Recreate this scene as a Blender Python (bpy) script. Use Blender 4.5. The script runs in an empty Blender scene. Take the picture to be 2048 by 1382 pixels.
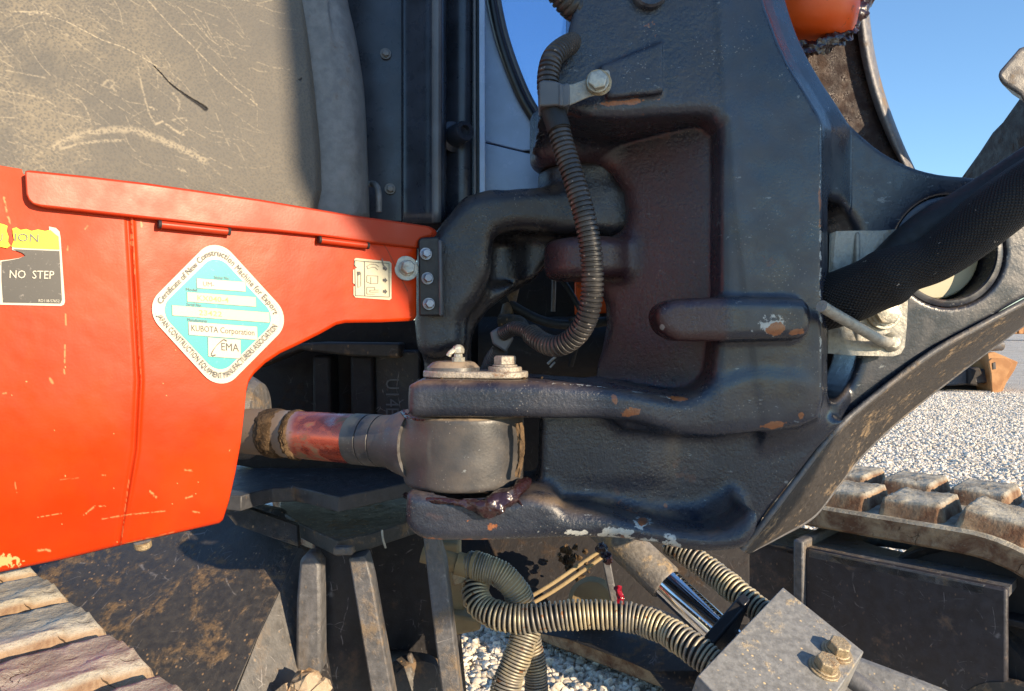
import bpy, bmesh, math, random
import numpy as np
import openvdb
from mathutils import Vector, Matrix

R = math.radians
scene = bpy.context.scene
col = scene.collection

# ---------------------------------------------------------------- camera, light
CAMZ, F, VH = 0.82, 1480.0, 665.0
cam_d = bpy.data.cameras.new('camera')
cam = bpy.data.objects.new('camera', cam_d); col.objects.link(cam)
cam.location = (0, 0, CAMZ); cam.rotation_euler = (R(90), 0, 0)
cam_d.sensor_width = 36; cam_d.lens = 36*F/2048; cam_d.shift_y = -26/2048
cam_d.clip_start = 0.02; cam_d.clip_end = 2000
scene.camera = cam

SAZ, SEL = 48, 16       # sun: degrees to the right of straight behind the camera, elevation
S = Vector((math.sin(R(SAZ))*math.cos(R(SEL)), -math.cos(R(SAZ))*math.cos(R(SEL)), math.sin(R(SEL))))
world = bpy.data.worlds.new('World'); scene.world = world; world.use_nodes = True
wn = world.node_tree
bg = wn.nodes['Background']
sky = wn.nodes.new('ShaderNodeTexSky'); sky.sky_type = 'NISHITA'; sky.sun_disc = False
sky.sun_elevation = R(SEL); sky.sun_rotation = math.atan2(S.x, S.y)
sky.air_density = 1.1; sky.dust_density = 0.05; sky.ozone_density = 4.5
wn.links.new(sky.outputs[0], bg.inputs[0]); bg.inputs[1].default_value = 0.122
sun_d = bpy.data.lights.new('sun', 'SUN'); sun_d.energy = 3.7; sun_d.angle = R(0.53); sun_d.color = (1.0, 0.79, 0.54)
sun = bpy.data.objects.new('sun', sun_d); col.objects.link(sun)
sun.rotation_euler = S.to_track_quat('Z', 'Y').to_euler(); sun.location = (3, -3, 4)
vs = scene.view_settings
vs.view_transform = 'Standard'; vs.look = 'None'; vs.gamma = 1; vs.exposure = 1.2; vs.use_curve_mapping = False
scene.render.engine = 'CYCLES'
try:
    scene.cycles.use_denoising = True; scene.cycles.max_bounces = 8
except Exception: pass

# ---------------------------------------------------------------- helpers
def W(u, v, d): return Vector(((u-1024)/F*d, d, CAMZ+(VH-v)/F*d))
GZ = 0.15                             # ground level
def G(u, v, z):                       # the point of a horizontal plane at height z seen at u, v
    return W(u, v, (CAMZ-z)*F/(v-VH))
rng = np.random.default_rng(7)
rnd = random.Random(5)

def fbm(x, y, sc, seed=0, oct=4):
    x = np.asarray(x, float)/sc; y = np.asarray(y, float)/sc
    r = np.random.default_rng(seed); T = r.random((64, 64)); out = 0; a = 1; tot = 0
    for o in range(oct):
        xi = np.floor(x).astype(int); yi = np.floor(y).astype(int); fx = x-xi; fy = y-yi
        fx = fx*fx*(3-2*fx); fy = fy*fy*(3-2*fy)
        g = lambda i, j: T[(xi+i) % 64, (yi+j) % 64]
        out = out + a*((g(0,0)*(1-fx)+g(1,0)*fx)*(1-fy)+(g(0,1)*(1-fx)+g(1,1)*fx)*fy)
        tot += a; a *= .5; x = x*2.03+11.3; y = y*2.03+5.7
    return out/tot

def catmull(P, step, closed=False):
    P = [np.array(p, float) for p in P]; n = len(P); out = []
    segs = n if closed else n-1
    for i in range(segs):
        p1, p2 = P[i], P[(i+1) % n]
        p0 = P[(i-1) % n] if closed or i > 0 else 2*p1-p2
        p3 = P[(i+2) % n] if closed or i+2 < n else 2*p2-p1
        m = max(1, int(np.linalg.norm(p2-p1)/step))
        for k in range(m):
            t = k/m
            out.append(.5*((2*p1)+(-p0+p2)*t+(2*p0-5*p1+4*p2-p3)*t*t+(-p0+3*p1-3*p2+p3)*t**3))
    if not closed: out.append(P[-1])
    return out

THINGS = {}
def thing(name, label, cat, loc, group=None):
    o = bpy.data.objects.new(name, None); col.objects.link(o)
    o.location = loc; o.empty_display_size = .05
    o['label'] = label; o['category'] = cat
    if group: o['group'] = group
    return o
def link(o, parent=None, label=None, kind=None):
    col.objects.link(o)
    if parent is not None:
        o.parent = parent
        if parent.type == 'EMPTY': o.matrix_parent_inverse = Matrix.Translation(-Vector(parent.location))
    if label: o['label'] = label
    if kind: o['kind'] = kind
    return o
def mesh_obj(name, V, Fc, mat, parent=None, smooth=False, bevel=0, label=None, kind=None, seg=2, fix=True, angle=35):
    me = bpy.data.meshes.new(name)
    me.from_pydata([tuple(v) for v in V], [], [tuple(f) for f in Fc]); me.update()
    if fix and len(Fc) < 60000:
        bm = bmesh.new(); bm.from_mesh(me); bmesh.ops.recalc_face_normals(bm, faces=bm.faces); bm.to_mesh(me); bm.free()
    if mat: me.materials.append(mat)
    if smooth: me.shade_smooth()
    o = bpy.data.objects.new(name, me); link(o, parent, label, kind)
    if bevel:
        b = o.modifiers.new('bevel', 'BEVEL'); b.width = bevel; b.segments = seg; b.limit_method = 'ANGLE'; b.angle_limit = R(angle)
        b.harden_normals = False
        if not smooth: me.shade_smooth(); me.set_sharp_from_angle(angle=R(40))
    return o
def smooth_angle(o, a=40):
    o.data.shade_smooth(); o.data.set_sharp_from_angle(angle=R(a)); return o

def prism(name, pts, d, th, mat, parent=None, bevel=.002, off=(0,1,0), curve=0, **k):
    """solid plate: outline seen from the front, given per-point depths or one depth, thickness th along off"""
    if curve: pts = [tuple(p) for p in catmull(pts, curve, closed=True)]
    fr = [W(p[0], p[1], (p[2] if len(p) > 2 else (d(p[0], p[1]) if callable(d) else d))) for p in pts]
    o3 = Vector(off).normalized()*th
    n = len(fr); V = fr+[p+o3 for p in fr]
    Fc = [list(range(n)), list(range(2*n-1, n-1, -1))]+[(i, (i+1) % n, n+(i+1) % n, n+i) for i in range(n)]
    return mesh_obj(name, V, Fc, mat, parent, bevel=bevel, **k)
def solid(name, pts3, off, mat, parent=None, bevel=.002, **k):
    n = len(pts3); V = [Vector(p) for p in pts3]+[Vector(p)+Vector(off) for p in pts3]
    Fc = [list(range(n)), list(range(2*n-1, n-1, -1))]+[(i, (i+1) % n, n+(i+1) % n, n+i) for i in range(n)]
    return mesh_obj(name, V, Fc, mat, parent, bevel=bevel, **k)
def box(name, c, s, mat, parent=None, rot=None, bevel=.002, **k):
    V = []
    M = rot if rot is not None else Matrix.Identity(3)
    for x in (-.5, .5):
        for y in (-.5, .5):
            for z in (-.5, .5): V.append(Vector(c)+M@Vector((x*s[0], y*s[1], z*s[2])))
    Fc = [(0,1,3,2),(4,6,7,5),(0,4,5,1),(2,3,7,6),(0,2,6,4),(1,5,7,3)]
    return mesh_obj(name, V, Fc, mat, parent, bevel=bevel, **k)
def frame_of(ax):
    ax = Vector(ax).normalized(); t = Vector((0,0,1)) if abs(ax.z) < .9 else Vector((0,1,0))
    a = ax.cross(t).normalized(); return a, ax.cross(a).normalized(), ax
def lathe_data(p, ax, prof, n=40, phase=0, caps=True):
    """prof: (distance along axis, radius)"""
    a, b, ax = frame_of(ax); V = []; Fc = []; p = Vector(p)
    for h, r in prof:
        for i in range(n):
            t = 2*math.pi*i/n+phase
            V.append(p+ax*h+(a*math.cos(t)+b*math.sin(t))*r)
    for j in range(len(prof)-1):
        for i in range(n): Fc.append((j*n+i, j*n+(i+1) % n, (j+1)*n+(i+1) % n, (j+1)*n+i))
    if caps: Fc.append(tuple(range(n-1, -1, -1))); Fc.append(tuple((len(prof)-1)*n+i for i in range(n)))
    return V, Fc
def lathe(name, p, ax, prof, mat, parent=None, n=40, sm=True, caps=True, **k):
    V, Fc = lathe_data(p, ax, prof, n, caps=caps); o = mesh_obj(name, V, Fc, mat, parent, **k)
    if sm: smooth_angle(o, 35)
    return o
def sweep_data(P, rad, n=20, caps=True, squash=None):
    P = [Vector(p) for p in P]; m = len(P); V = []; Fc = []
    T = [(P[min(i+1, m-1)]-P[max(i-1, 0)]).normalized() for i in range(m)]
    up = Vector((0, -1, 0)); a = (up-T[0]*up.dot(T[0])).normalized()
    for i in range(m):
        a = (a-T[i]*a.dot(T[i])).normalized(); b = T[i].cross(a)
        r = rad(i) if callable(rad) else rad
        for k in range(n):
            t = 2*math.pi*k/n; rr = r*(squash(i, t) if squash else 1)
            V.append(P[i]+(a*math.cos(t)+b*math.sin(t))*rr)
    for i in range(m-1):
        for k in range(n): Fc.append((i*n+k, i*n+(k+1) % n, (i+1)*n+(k+1) % n, (i+1)*n+k))
    if caps: Fc.append(tuple(range(n-1, -1, -1))); Fc.append(tuple((m-1)*n+i for i in range(n)))
    return V, Fc
def pathW(pts, step=.0012):
    return catmull([tuple(W(*p)) for p in pts], step)
def resample(P, step):
    P = np.array(P); s = np.r_[0, np.cumsum(np.linalg.norm(np.diff(P, axis=0), axis=1))]
    t = np.arange(0, s[-1], step); return [np.array([np.interp(x, s, P[:, k]) for k in range(3)]) for x in t], t
def tube(name, pts, r, mat, parent=None, n=16, step=.004, **k):
    P, _ = resample(pathW(pts, .003), step); V, Fc = sweep_data(P, r, n)
    return smooth_angle(mesh_obj(name, V, Fc, mat, parent, **k), 50)
def corrugated(name, pts, r, pitch, depth, mat, parent=None, n=26, duty=.62, **k):
    P, t = resample(pathW(pts, .002), pitch/6)
    prof = [1, 1, 1, 1, 1-depth/r, 1-depth/r] if duty > .5 else [1, 1, .97, 1-depth/r, 1-depth/r, 1-depth/r]
    V, Fc = sweep_data(P, lambda i: r*prof[i % 6], n)
    return smooth_angle(mesh_obj(name, V, Fc, mat, parent, **k), 60)
def coil_data(P3, r, wire, pitch, seg=26, nw=6):
    P, t = resample(P3, .001); P = [Vector(p) for p in P]; m = len(P)
    T = [(P[min(i+3, m-1)]-P[max(i-3, 0)]).normalized() for i in range(m)]
    a = (Vector((0, -1, 0))-T[0]*T[0].dot(Vector((0, -1, 0)))).normalized(); A = []
    for i in range(m):
        a = (a-T[i]*a.dot(T[i])).normalized(); A.append(a.copy())
    L = t[-1]; N = int(L/pitch*seg); H = []; h = rnd.random()*9
    for k in range(N):
        s = k/seg*pitch; f = s/.001; i = min(int(f), m-2)
        wob = 1+.03*math.sin(s*210+h)+.025*math.sin(s*90)+.02*math.sin(s*640)
        ph = 2*math.pi*k/seg+.9*math.sin(s*75+h)+.5*math.sin(s*260)
        c = P[i].lerp(P[i+1], f-i); b = T[i].cross(A[i])
        H.append(c+(A[i]*math.cos(ph)+b*math.sin(ph))*r*wob)
    return sweep_data(H, wire, nw)
def bolt_data(p, ax, r, h, washer=1.45, spin=.3, wth=.0022, dish=0):
    """washer plus hexagon head, axis pointing away from the surface"""
    V, Fc = lathe_data(p, ax, [(0, r*washer), (wth*.8, r*washer), (wth, r*washer*.96)], 32)
    V2, F2 = lathe_data(Vector(p)+Vector(ax).normalized()*wth, ax, [(0, r*1.12), (h*.18, r*1.1), (h*.19, r*.98)], 24)
    V3, F3 = lathe_data(Vector(p)+Vector(ax).normalized()*(wth+h*.19), ax, [(0, r), (h*.72, r), (h*.81, r*.88)], 6, spin)
    return (V, Fc), (V2, F2), (V3, F3)
def bolt(p, ax, r, h, mat, parent, washer=1.45, spin=.3, wm=None, label=None, wth=.0022):
    (V, Fc), (V2, F2), (V3, F3) = bolt_data(p, ax, r, h, washer, spin, wth)
    n = len(V2); o = mesh_obj('bolt', V2+V3, F2+[tuple(i+n for i in f) for f in F3], mat, parent, bevel=r*.06, label=label)
    w = mesh_obj('washer', V, Fc, wm or mat, None if parent is None else (o if parent.type == 'EMPTY' else parent)); smooth_angle(w, 30)
    return o
def sheet(name, rows, mat, parent=None, th=.003, cu=12, cv=6, attr=None, **k):
    """smooth surface through rows of pixel+depth points, given real thickness"""
    Rr = [catmull(r, 1e9) if False else r for r in rows]
    def subdiv(seq, m):
        out = []; n = len(seq)
        for i in range(n-1):
            p1, p2 = seq[i], seq[i+1]; p0 = seq[i-1] if i else 2*p1-p2; p3 = seq[i+2] if i+2 < n else 2*p2-p1
            for j in range(m):
                t = j/m; out.append(.5*((2*p1)+(-p0+p2)*t+(2*p0-5*p1+4*p2-p3)*t*t+(-p0+3*p1-3*p2+p3)*t**3))
        out.append(seq[-1]); return out
    A = [subdiv([np.array(p, float) for p in r], cu) for r in Rr]
    A = list(zip(*A)); A = [subdiv(list(c), cv) for c in A]       # columns
    nx, ny = len(A), len(A[0])
    V = [W(*A[i][j]) for i in range(nx) for j in range(ny)]
    Fc = [(i*ny+j, i*ny+j+1, (i+1)*ny+j+1, (i+1)*ny+j) for i in range(nx-1) for j in range(ny-1)]
    o = mesh_obj(name, V, Fc, mat, parent, smooth=True, fix=False, **k)
    s = o.modifiers.new('thickness', 'SOLIDIFY'); s.thickness = th; s.offset = 0
    return o

# ---------------------------------------------------------------- signed distance volumes for the castings
class Vol:
    def __init__(s, lo, hi, h):
        s.lo, s.h = np.array(lo), h
        n = [int((hi[i]-lo[i])/h)+1 for i in range(3)]
        s.x, s.y, s.z = [lo[i]+h*np.arange(n[i]) for i in range(3)]
        s.X2, s.Z2 = np.meshgrid(s.x, s.z, indexing='ij')
        s.Y = s.y[None, :, None].astype(np.float32)
        s.a = np.full(n, .05, np.float32)
    def poly(s, px, d, curve=0, world=False):
        if curve: px = catmull(px, curve, closed=True)
        P = np.array([[p[0], p[1]] for p in px], float) if world else np.array([[(p[0]-1024)/F*d, CAMZ+(VH-p[1])/F*d] for p in px])
        X, Z = s.X2, s.Z2; dd = np.full(X.shape, 1e9); sg = np.ones(X.shape)
        for i in range(len(P)):
            a, b = P[i], P[i-1]; e = b-a; wx = X-a[0]; wz = Z-a[1]
            t = np.clip((wx*e[0]+wz*e[1])/(e@e+1e-12), 0, 1)
            dd = np.minimum(dd, (wx-e[0]*t)**2+(wz-e[1]*t)**2)
            c = [Z >= a[1], Z < b[1], e[0]*wz > e[1]*wx]
            al = c[0] & c[1] & c[2]; no = ~c[0] & ~c[1] & ~c[2]
            sg = np.where(al | no, -sg, sg)
        return (sg*np.sqrt(dd)).astype(np.float32)
    def ext(s, d2, y0, y1, r=.004):
        """prism of a plan outline between depths y0 and y1 (either may be a plan array), edges rounded by r"""
        y0 = y0[:, None, :] if np.ndim(y0) else y0; y1 = y1[:, None, :] if np.ndim(y1) else y1
        q = d2[:, None, :]+r; w = np.maximum(y0-s.Y, s.Y-y1)+r
        return (np.minimum(np.maximum(q, w), 0)+np.sqrt(np.maximum(q, 0)**2+np.maximum(w, 0)**2)-r).astype(np.float32)
    def vcyl(s, u, d, r, v0, v1, rr=.004):
        cx = (u-1024)/F*d; z1 = CAMZ+(VH-v0)/F*d; z0 = CAMZ+(VH-v1)/F*d
        q = np.sqrt((s.x[:, None]-cx)**2+(s.y[None, :]-d)**2).astype(np.float32)[:, :, None]-r+rr
        w = np.maximum(z0-s.z, s.z-z1).astype(np.float32)[None, None, :]+rr
        return np.minimum(np.maximum(q, w), 0)+np.sqrt(np.maximum(q, 0)**2+np.maximum(w, 0)**2)-rr
    def add(s, d, k=.01):
        if k <= 0: s.a = np.minimum(s.a, d); return
        h = np.maximum(k-np.abs(s.a-d), 0)/k; s.a = np.minimum(s.a, d)-h*h*k*.25
    def sub(s, d, k=.01):
        d = -d
        if k <= 0: s.a = np.maximum(s.a, d); return
        h = np.maximum(k-np.abs(s.a-d), 0)/k; s.a = np.maximum(s.a, d)+h*h*k*.25
    def lumps(s, amp=.0005, seed=3):
        r = np.random.default_rng(seed)
        for i in range(5):
            k = r.normal(size=3); k = k/np.linalg.norm(k)*r.uniform(90, 260); p = r.random(3)*6
            s.a += (amp*np.sin(k[0]*s.x+p[0])[:, None, None]*np.sin(k[1]*s.y+p[1]+k[0]*.3)[None, :, None]*np.sin(k[2]*s.z+p[2])[None, None, :]).astype(np.float32)
    def mesh(s, name, mat, parent, **k):
        s.a[0] = s.a[-1] = .02; s.a[:, 0] = s.a[:, -1] = .02; s.a[:, :, 0] = s.a[:, :, -1] = .02
        c = 3.2*s.h; g = openvdb.FloatGrid(float(c)); g.copyFromArray(np.clip(s.a, -c, c).astype(np.float32), tolerance=1e-9)
        g.transform = openvdb.createLinearTransform(voxelSize=s.h)
        V, Q = g.convertToQuads(0.0)
        V = V+s.lo
        me = bpy.data.meshes.new(name); nq = len(Q)
        me.vertices.add(len(V)); me.vertices.foreach_set('co', V.astype(np.float32).ravel())
        me.loops.add(nq*4); me.loops.foreach_set('vertex_index', Q[:, ::-1].astype(np.int32).ravel())
        me.polygons.add(nq); me.polygons.foreach_set('loop_start', np.arange(0, nq*4, 4, dtype=np.int32))
        me.update(calc_edges=True); me.validate()
        me.materials.append(mat); me.shade_smooth()
        # outward check
        p = me.polygons[0]
        o = bpy.data.objects.new(name, me); link(o, parent, k.get('label'))
        return o
# ---------------------------------------------------------------- materials
class MT:
    def __init__(s, name):
        s.m = bpy.data.materials.new(name); s.m.use_nodes = True; s.t = s.m.node_tree
        s.b = s.t.nodes['Principled BSDF']; s.co = s.n('ShaderNodeTexCoord').outputs['Object']
        s.geo = s.n('ShaderNodeNewGeometry')
    def n(s, t, **kw):
        x = s.t.nodes.new(t)
        for k, v in kw.items(): setattr(x, k, v)
        return x
    def l(s, a, b):
        if isinstance(a, (int, float)): b.default_value = a
        elif isinstance(a, (tuple, list)): b.default_value = tuple(a)+((1,) if len(a) == 3 and len(b.default_value) == 4 else ())
        else: s.t.links.new(a, b)
    def noise(s, sc, det=4, ro=.55, dist=0, stretch=None, off=0):
        v = s.co
        if stretch or off:
            mp = s.n('ShaderNodeMapping'); s.l(s.co, mp.inputs[0]); mp.inputs['Scale'].default_value = stretch or (1,1,1)
            mp.inputs['Location'].default_value = (off, off*.7, off*1.3); v = mp.outputs[0]
        x = s.n('ShaderNodeTexNoise'); s.l(v, x.inputs['Vector']); x.inputs['Scale'].default_value = sc
        x.inputs['Detail'].default_value = det; x.inputs['Roughness'].default_value = ro; x.inputs['Distortion'].default_value = dist
        return x.outputs[0]
    def vor(s, sc, feat='F1', rand=1, stretch=None, warp=0, wsc=10):
        v = s.co
        if warp:
            x = s.n('ShaderNodeTexNoise'); s.l(v, x.inputs['Vector']); x.inputs['Scale'].default_value = wsc; x.inputs['Detail'].default_value = 3
            q = s.n('ShaderNodeVectorMath', operation='MULTIPLY_ADD'); s.l(x.outputs['Color'], q.inputs[0]); q.inputs[1].default_value = (warp,)*3; s.l(v, q.inputs[2]); v = q.outputs[0]
        if stretch:
            mp = s.n('ShaderNodeMapping'); s.l(v, mp.inputs[0]); mp.inputs['Scale'].default_value = stretch; v = mp.outputs[0]
        x = s.n('ShaderNodeTexVoronoi', feature=feat); s.l(v, x.inputs['Vector']); x.inputs['Scale'].default_value = sc
        x.inputs['Randomness'].default_value = rand; return x.outputs[0]
    def ramp(s, f, a, b, lo=0, hi=1):
        x = s.n('ShaderNodeMapRange'); x.clamp = True; x.interpolation_type = 'SMOOTHSTEP'; s.l(f, x.inputs[0])
        for i, q in enumerate((a, b, lo, hi)): x.inputs[i+1].default_value = q
        return x.outputs[0]
    def mix(s, f, a, b):
        x = s.n('ShaderNodeMix', data_type='RGBA'); s.l(f, x.inputs[0]); s.l(a, x.inputs[6]); s.l(b, x.inputs[7]); return x.outputs[2]
    def math(s, op, a, b=0):
        x = s.n('ShaderNodeMath', operation=op); s.l(a, x.inputs[0]); s.l(b, x.inputs[1]); return x.outputs[0]
    def mul(s, a, b): return s.math('MULTIPLY', a, b)
    def plus(s, a, b): return s.math('ADD', a, b)
    def attr(s, nm):
        x = s.n('ShaderNodeAttribute'); x.attribute_name = nm; sp = s.n('ShaderNodeSeparateColor'); s.l(x.outputs[0], sp.inputs[0]); return sp.outputs
    def up(s, a=.2, b=.9):
        sp = s.n('ShaderNodeSeparateXYZ'); s.l(s.geo.outputs['Normal'], sp.inputs[0]); return s.ramp(sp.outputs[2], a, b)
    def axis(s, i):
        sp = s.n('ShaderNodeSeparateXYZ'); s.l(s.co, sp.inputs[0]); return sp.outputs[i]
    def edge(s, a=.52, b=.6): return s.ramp(s.geo.outputs['Pointiness'], a, b)
    def bump(s, h, dist, st=1, prev=None):
        x = s.n('ShaderNodeBump'); x.inputs['Distance'].default_value = dist; x.inputs['Strength'].default_value = st
        s.l(h, x.inputs['Height'])
        if prev is not None: s.l(prev, x.inputs['Normal'])
        return x.outputs[0]
    def out(s, c, rough=.5, metal=0, normal=None, spec=None, coat=None):
        s.l(c, s.b.inputs['Base Color']); s.l(rough, s.b.inputs['Roughness']); s.l(metal, s.b.inputs['Metallic'])
        if normal is not None: s.l(normal, s.b.inputs['Normal'])
        if spec is not None: s.b.inputs['Specular IOR Level'].default_value = spec
        if coat: s.b.inputs['Coat Weight'].default_value = coat; s.b.inputs['Coat Roughness'].default_value = .12
        return s.m

DUST = (.30, .225, .15)
def m_cast(name, base=(.017, .022, .034), dust=.35, rough=.34, peel=1.0, rust=.5, edgew=.55, streak=0, chips=.5, coarse=0, bounce_tint=0, painted=False):
    """dark casting enamel: orange peel, dust on ledges, splash specks, chips and rust on worn edges"""
    m = MT(name)
    n1 = m.noise(9, 6, .6); n2 = m.noise(46, 5, .6, off=2); n3 = m.noise(260, 3, .6)
    c = m.mix(m.ramp(n1, .35, .7), base, tuple(x*1.7+.004 for x in base))
    film = m.mul(m.ramp(m.plus(m.mul(n1, .6), m.mul(n2, .4)), .38, .68), dust*.5)
    c = m.mix(film, c, tuple(x*.55 for x in DUST))
    top = m.mul(m.up(.25, .95), m.mul(m.ramp(n2, .3, .6), dust*1.5))
    c = m.mix(top, c, DUST)
    sp = m.mul(m.ramp(m.vor(300), .23, .10), m.ramp(m.noise(30, 4, .6, off=5), .50, .66))
    c = m.mix(m.mul(sp, .42), c, (.42, .38, .33))
    ch = m.mul(m.ramp(m.noise(75, 4, .65, stretch=(1, 1, 2.2), off=9), .70-.05*chips, .715-.05*chips), chips)
    c = m.mix(ch, c, (.30, .33, .34))
    ew = m.mul(m.edge(.53, .60), m.ramp(n2, .42, .6)); c = m.mix(m.mul(ew, edgew), c, (.19, .20, .21))
    ru = m.mul(m.ramp(m.noise(22, 6, .7, off=13), .66-.1*rust, .70-.1*rust), m.ramp(m.noise(7, 3, .5, off=21), .5, .62))
    ru2 = m.mul(m.edge(.56, .64), m.ramp(m.noise(16, 5, .65, off=17), .55, .63))
    rr = m.mul(m.math('MAXIMUM', m.mul(ru, .9), ru2), rust)
    c = m.mix(rr, c, m.mix(n3, (.16, .045, .015), (.30, .12, .05)))
    if streak:
        st = m.ramp(m.noise(60, 4, .6, stretch=(1, 1, .08), off=3), .5, .7); c = m.mix(m.mul(st, streak), c, (.24, .25, .27))
    if painted:
        A = m.attr('wear'); q = m.noise(150, 5, .7, off=41)
        ka = m.ramp(m.plus(A[0], m.mul(q, 1.5)), 1.28, 1.34); c = m.mix(ka, c, m.mix(n3, (.26, .29, .30), (.50, .50, .46)))
        kb = m.ramp(m.plus(A[1], m.mul(q, 1.5)), 1.36, 1.42); c = m.mix(kb, c, m.mix(n3, (.13, .035, .012), (.36, .14, .055)))
        kc = m.mul(A[2], m.ramp(q, .3, .7, .5, 1)); c = m.mix(kc, c, m.mix(n2, (.14, .09, .045), (.30, .21, .12)))
    if bounce_tint:  # recess tinted red-brown in place of orange light bouncing off the cover
        k = m.mul(m.mul(m.ramp(m.axis(0), .194, .184), m.ramp(m.axis(2), .765, .79)), m.ramp(m.plus(m.noise(14, 5, .6, off=31), m.ramp(m.axis(2), 1.06, .98)), .9, 1.4)); c = m.mix(m.mul(k, bounce_tint), c, m.mix(n2, (.035, .010, .010), (.10, .026, .016)))
    b = m.bump(m.noise(420, 3, .55, off=1), .0003, .5*peel)
    b = m.bump(m.noise(110, 3, .5), .0005, .25*peel, b)
    if coarse:
        k = m.math('MAXIMUM', m.ramp(m.axis(0), .200, .188), m.ramp(m.axis(2), .745, .725)); b = m.bump(m.mul(m.noise(240, 5, .65), k), .0011, coarse, b)
    b = m.bump(rr, -.0004, .5, b)
    rg = m.plus(m.mul(m.plus(film, top), .45), m.ramp(n2, .3, .7, rough-.07, rough+.10)); rg = m.plus(rg, m.mul(rr, .4))
    return m.out(c, rg, 0, b, .6)
def m_flat(name, c, rough=.5, metal=0, nz=.25, bscale=200, bd=.0003, spec=None):
    m = MT(name); n = m.noise(24, 5, .6); n2 = m.noise(bscale, 3, .6)
    cc = m.mix(m.ramp(n, .3, .7), tuple(x*(1-nz) for x in c), tuple(min(1, x*(1+nz)) for x in c))
    return m.out(cc, m.ramp(n2, .3, .7, rough*.85, min(1, rough*1.15)), metal, m.bump(n2, bd, .5), spec)
def m_dirty(name, base, dirt=(.22, .145, .085), amt=.5, rough=.55, scratch=.4, sc=12, metal=0, spk=.6, drips=0):
    """plate steel under dried mud, with splatter and random scratches"""
    m = MT(name); n1 = m.noise(sc, 7, .62, .6); n2 = m.noise(sc*6, 5, .65, off=4); n3 = m.noise(300, 3, .6)
    c = m.mix(m.ramp(n2, .3, .7), tuple(x*.8 for x in base), tuple(x*1.3 for x in base))
    d = m.ramp(m.plus(m.mul(n1, .7), m.mul(n2, .3)), .62-.32*amt, .74-.3*amt)
    c = m.mix(m.mul(d, .85), c, m.mix(n2, tuple(x*.7 for x in dirt), tuple(min(1, x*1.35) for x in dirt)))
    sp = m.mul(m.ramp(m.vor(140, stretch=(1, 1, .6)), .22, .1), m.ramp(m.noise(40, 3, .5, off=8), .45, .6))
    c = m.mix(m.mul(sp, spk), c, tuple(min(1, x*1.7) for x in dirt))
    w1 = m.math('MAXIMUM', m.ramp(m.vor(20, 'DISTANCE_TO_EDGE', stretch=(1, .7, .35), warp=.09, wsc=7), .012, .002), m.ramp(m.vor(34, 'DISTANCE_TO_EDGE', stretch=(.4, .8, 1), warp=.07, wsc=9), .012, .002))
    w = m.mul(w1, m.ramp(m.noise(55, 4, .6, off=6), .52, .66)); c = m.mix(m.mul(w, scratch), c, (.38, .36, .36))
    if drips:
        st = m.ramp(m.noise(40, 4, .6, stretch=(1, 1, .12), off=3), .52, .7); c = m.mix(m.mul(st, drips), c, tuple(min(1, x*1.5) for x in dirt))
    b = m.bump(m.plus(n2, m.mul(d, .6)), .0014, .6); b = m.bump(n3, .0004, .5, b)
    return m.out(c, m.plus(m.mul(d, .3), m.ramp(n2, .3, .7, rough-.1, rough+.1)), metal, b)
def m_mud(name, a=(.40, .32, .23), b_=(.24, .15, .08), rough=.95, crack=.6, sc=30, bd=.002):
    m = MT(name); n1 = m.noise(sc, 7, .65, .5); n2 = m.noise(sc*7, 5, .7, off=3)
    c = m.mix(m.ramp(n1, .38, .62), b_, a); c = m.mix(m.ramp(n2, .5, .75), c, tuple(min(1, x*1.35) for x in a))
    k = m.mul(m.ramp(m.vor(sc*.8, 'DISTANCE_TO_EDGE', stretch=(.6, 1.1, 1), warp=.05, wsc=25), .020, .004), m.ramp(m.noise(sc*.5, 3, .5, off=9), .5, .6))
    c = m.mix(m.mul(k, crack), c, tuple(x*.25 for x in b_))
    bb = m.bump(m.math('SUBTRACT', m.plus(n1, m.mul(n2, .5)), m.mul(k, .5)), bd, .9)
    return m.out(c, rough, 0, bb, .2)

M = {}
M['cast'] = m_cast('dark_enamel_casting', base=(.011, .015, .026), rough=.27, dust=.13, rust=.55, chips=.45, coarse=.75, bounce_tint=.5, painted=True)
M['post'] = m_cast('dark_enamel_post', base=(.011, .011, .015), rough=.27, dust=.14, rust=.25, chips=.1, coarse=.7)
M['ear'] = m_cast('dark_enamel_flat', base=(.011, .015, .026), rough=.28, dust=.12, rust=.35, edgew=.5, peel=.6)
M['boss'] = m_cast('grey_dusty_enamel', base=(.032, .033, .037), dust=.75, rough=.42, rust=.35, chips=.45)
M['black'] = m_flat('black_plastic', (.012, .012, .014), .45, bscale=300)
M['rubber'] = m_flat('black_rubber', (.014, .014, .015), .6)
M['panel'] = m_flat('blue_black_enamel', (.022, .028, .042), .30, nz=.35, bscale=60, bd=.0003)
M['panel2'] = m_flat('satin_grey_enamel', (.085, .092, .105), .38, nz=.18, bscale=50, bd=.0003)
M['pillar'] = m_dirty('grey_plastic_pillar', (.14, .145, .15), (.09, .06, .04), .16, .5, .1, 14, spk=.25)
M['door'] = m_flat('pale_blue_grey_paint', (.30, .42, .62), .25, nz=.10, bscale=30, bd=.0003)
M['zinc'] = m_dirty('zinc_plated_steel', (.40, .385, .33), (.28, .21, .13), .24, .42, .1, 30, metal=.5, spk=.3)
M['galv'] = m_dirty('galvanised_steel', (.31, .30, .265), (.22, .17, .11), .24, .45, .2, 26, metal=.3, spk=.35)
M['gold'] = m_dirty('yellow_passivated_bolt', (.38, .30, .19), (.24, .14, .07), .34, .42, .1, 80, metal=.4, spk=.3)
M['boltdk'] = m_flat('dark_bolt', (.20, .21, .24), .35, .8, nz=.3)
M['rubberband'] = m_flat('seal_rubber', (.008, .008, .009), .35)
M['mud'] = m_mud('dried_mud')
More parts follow.
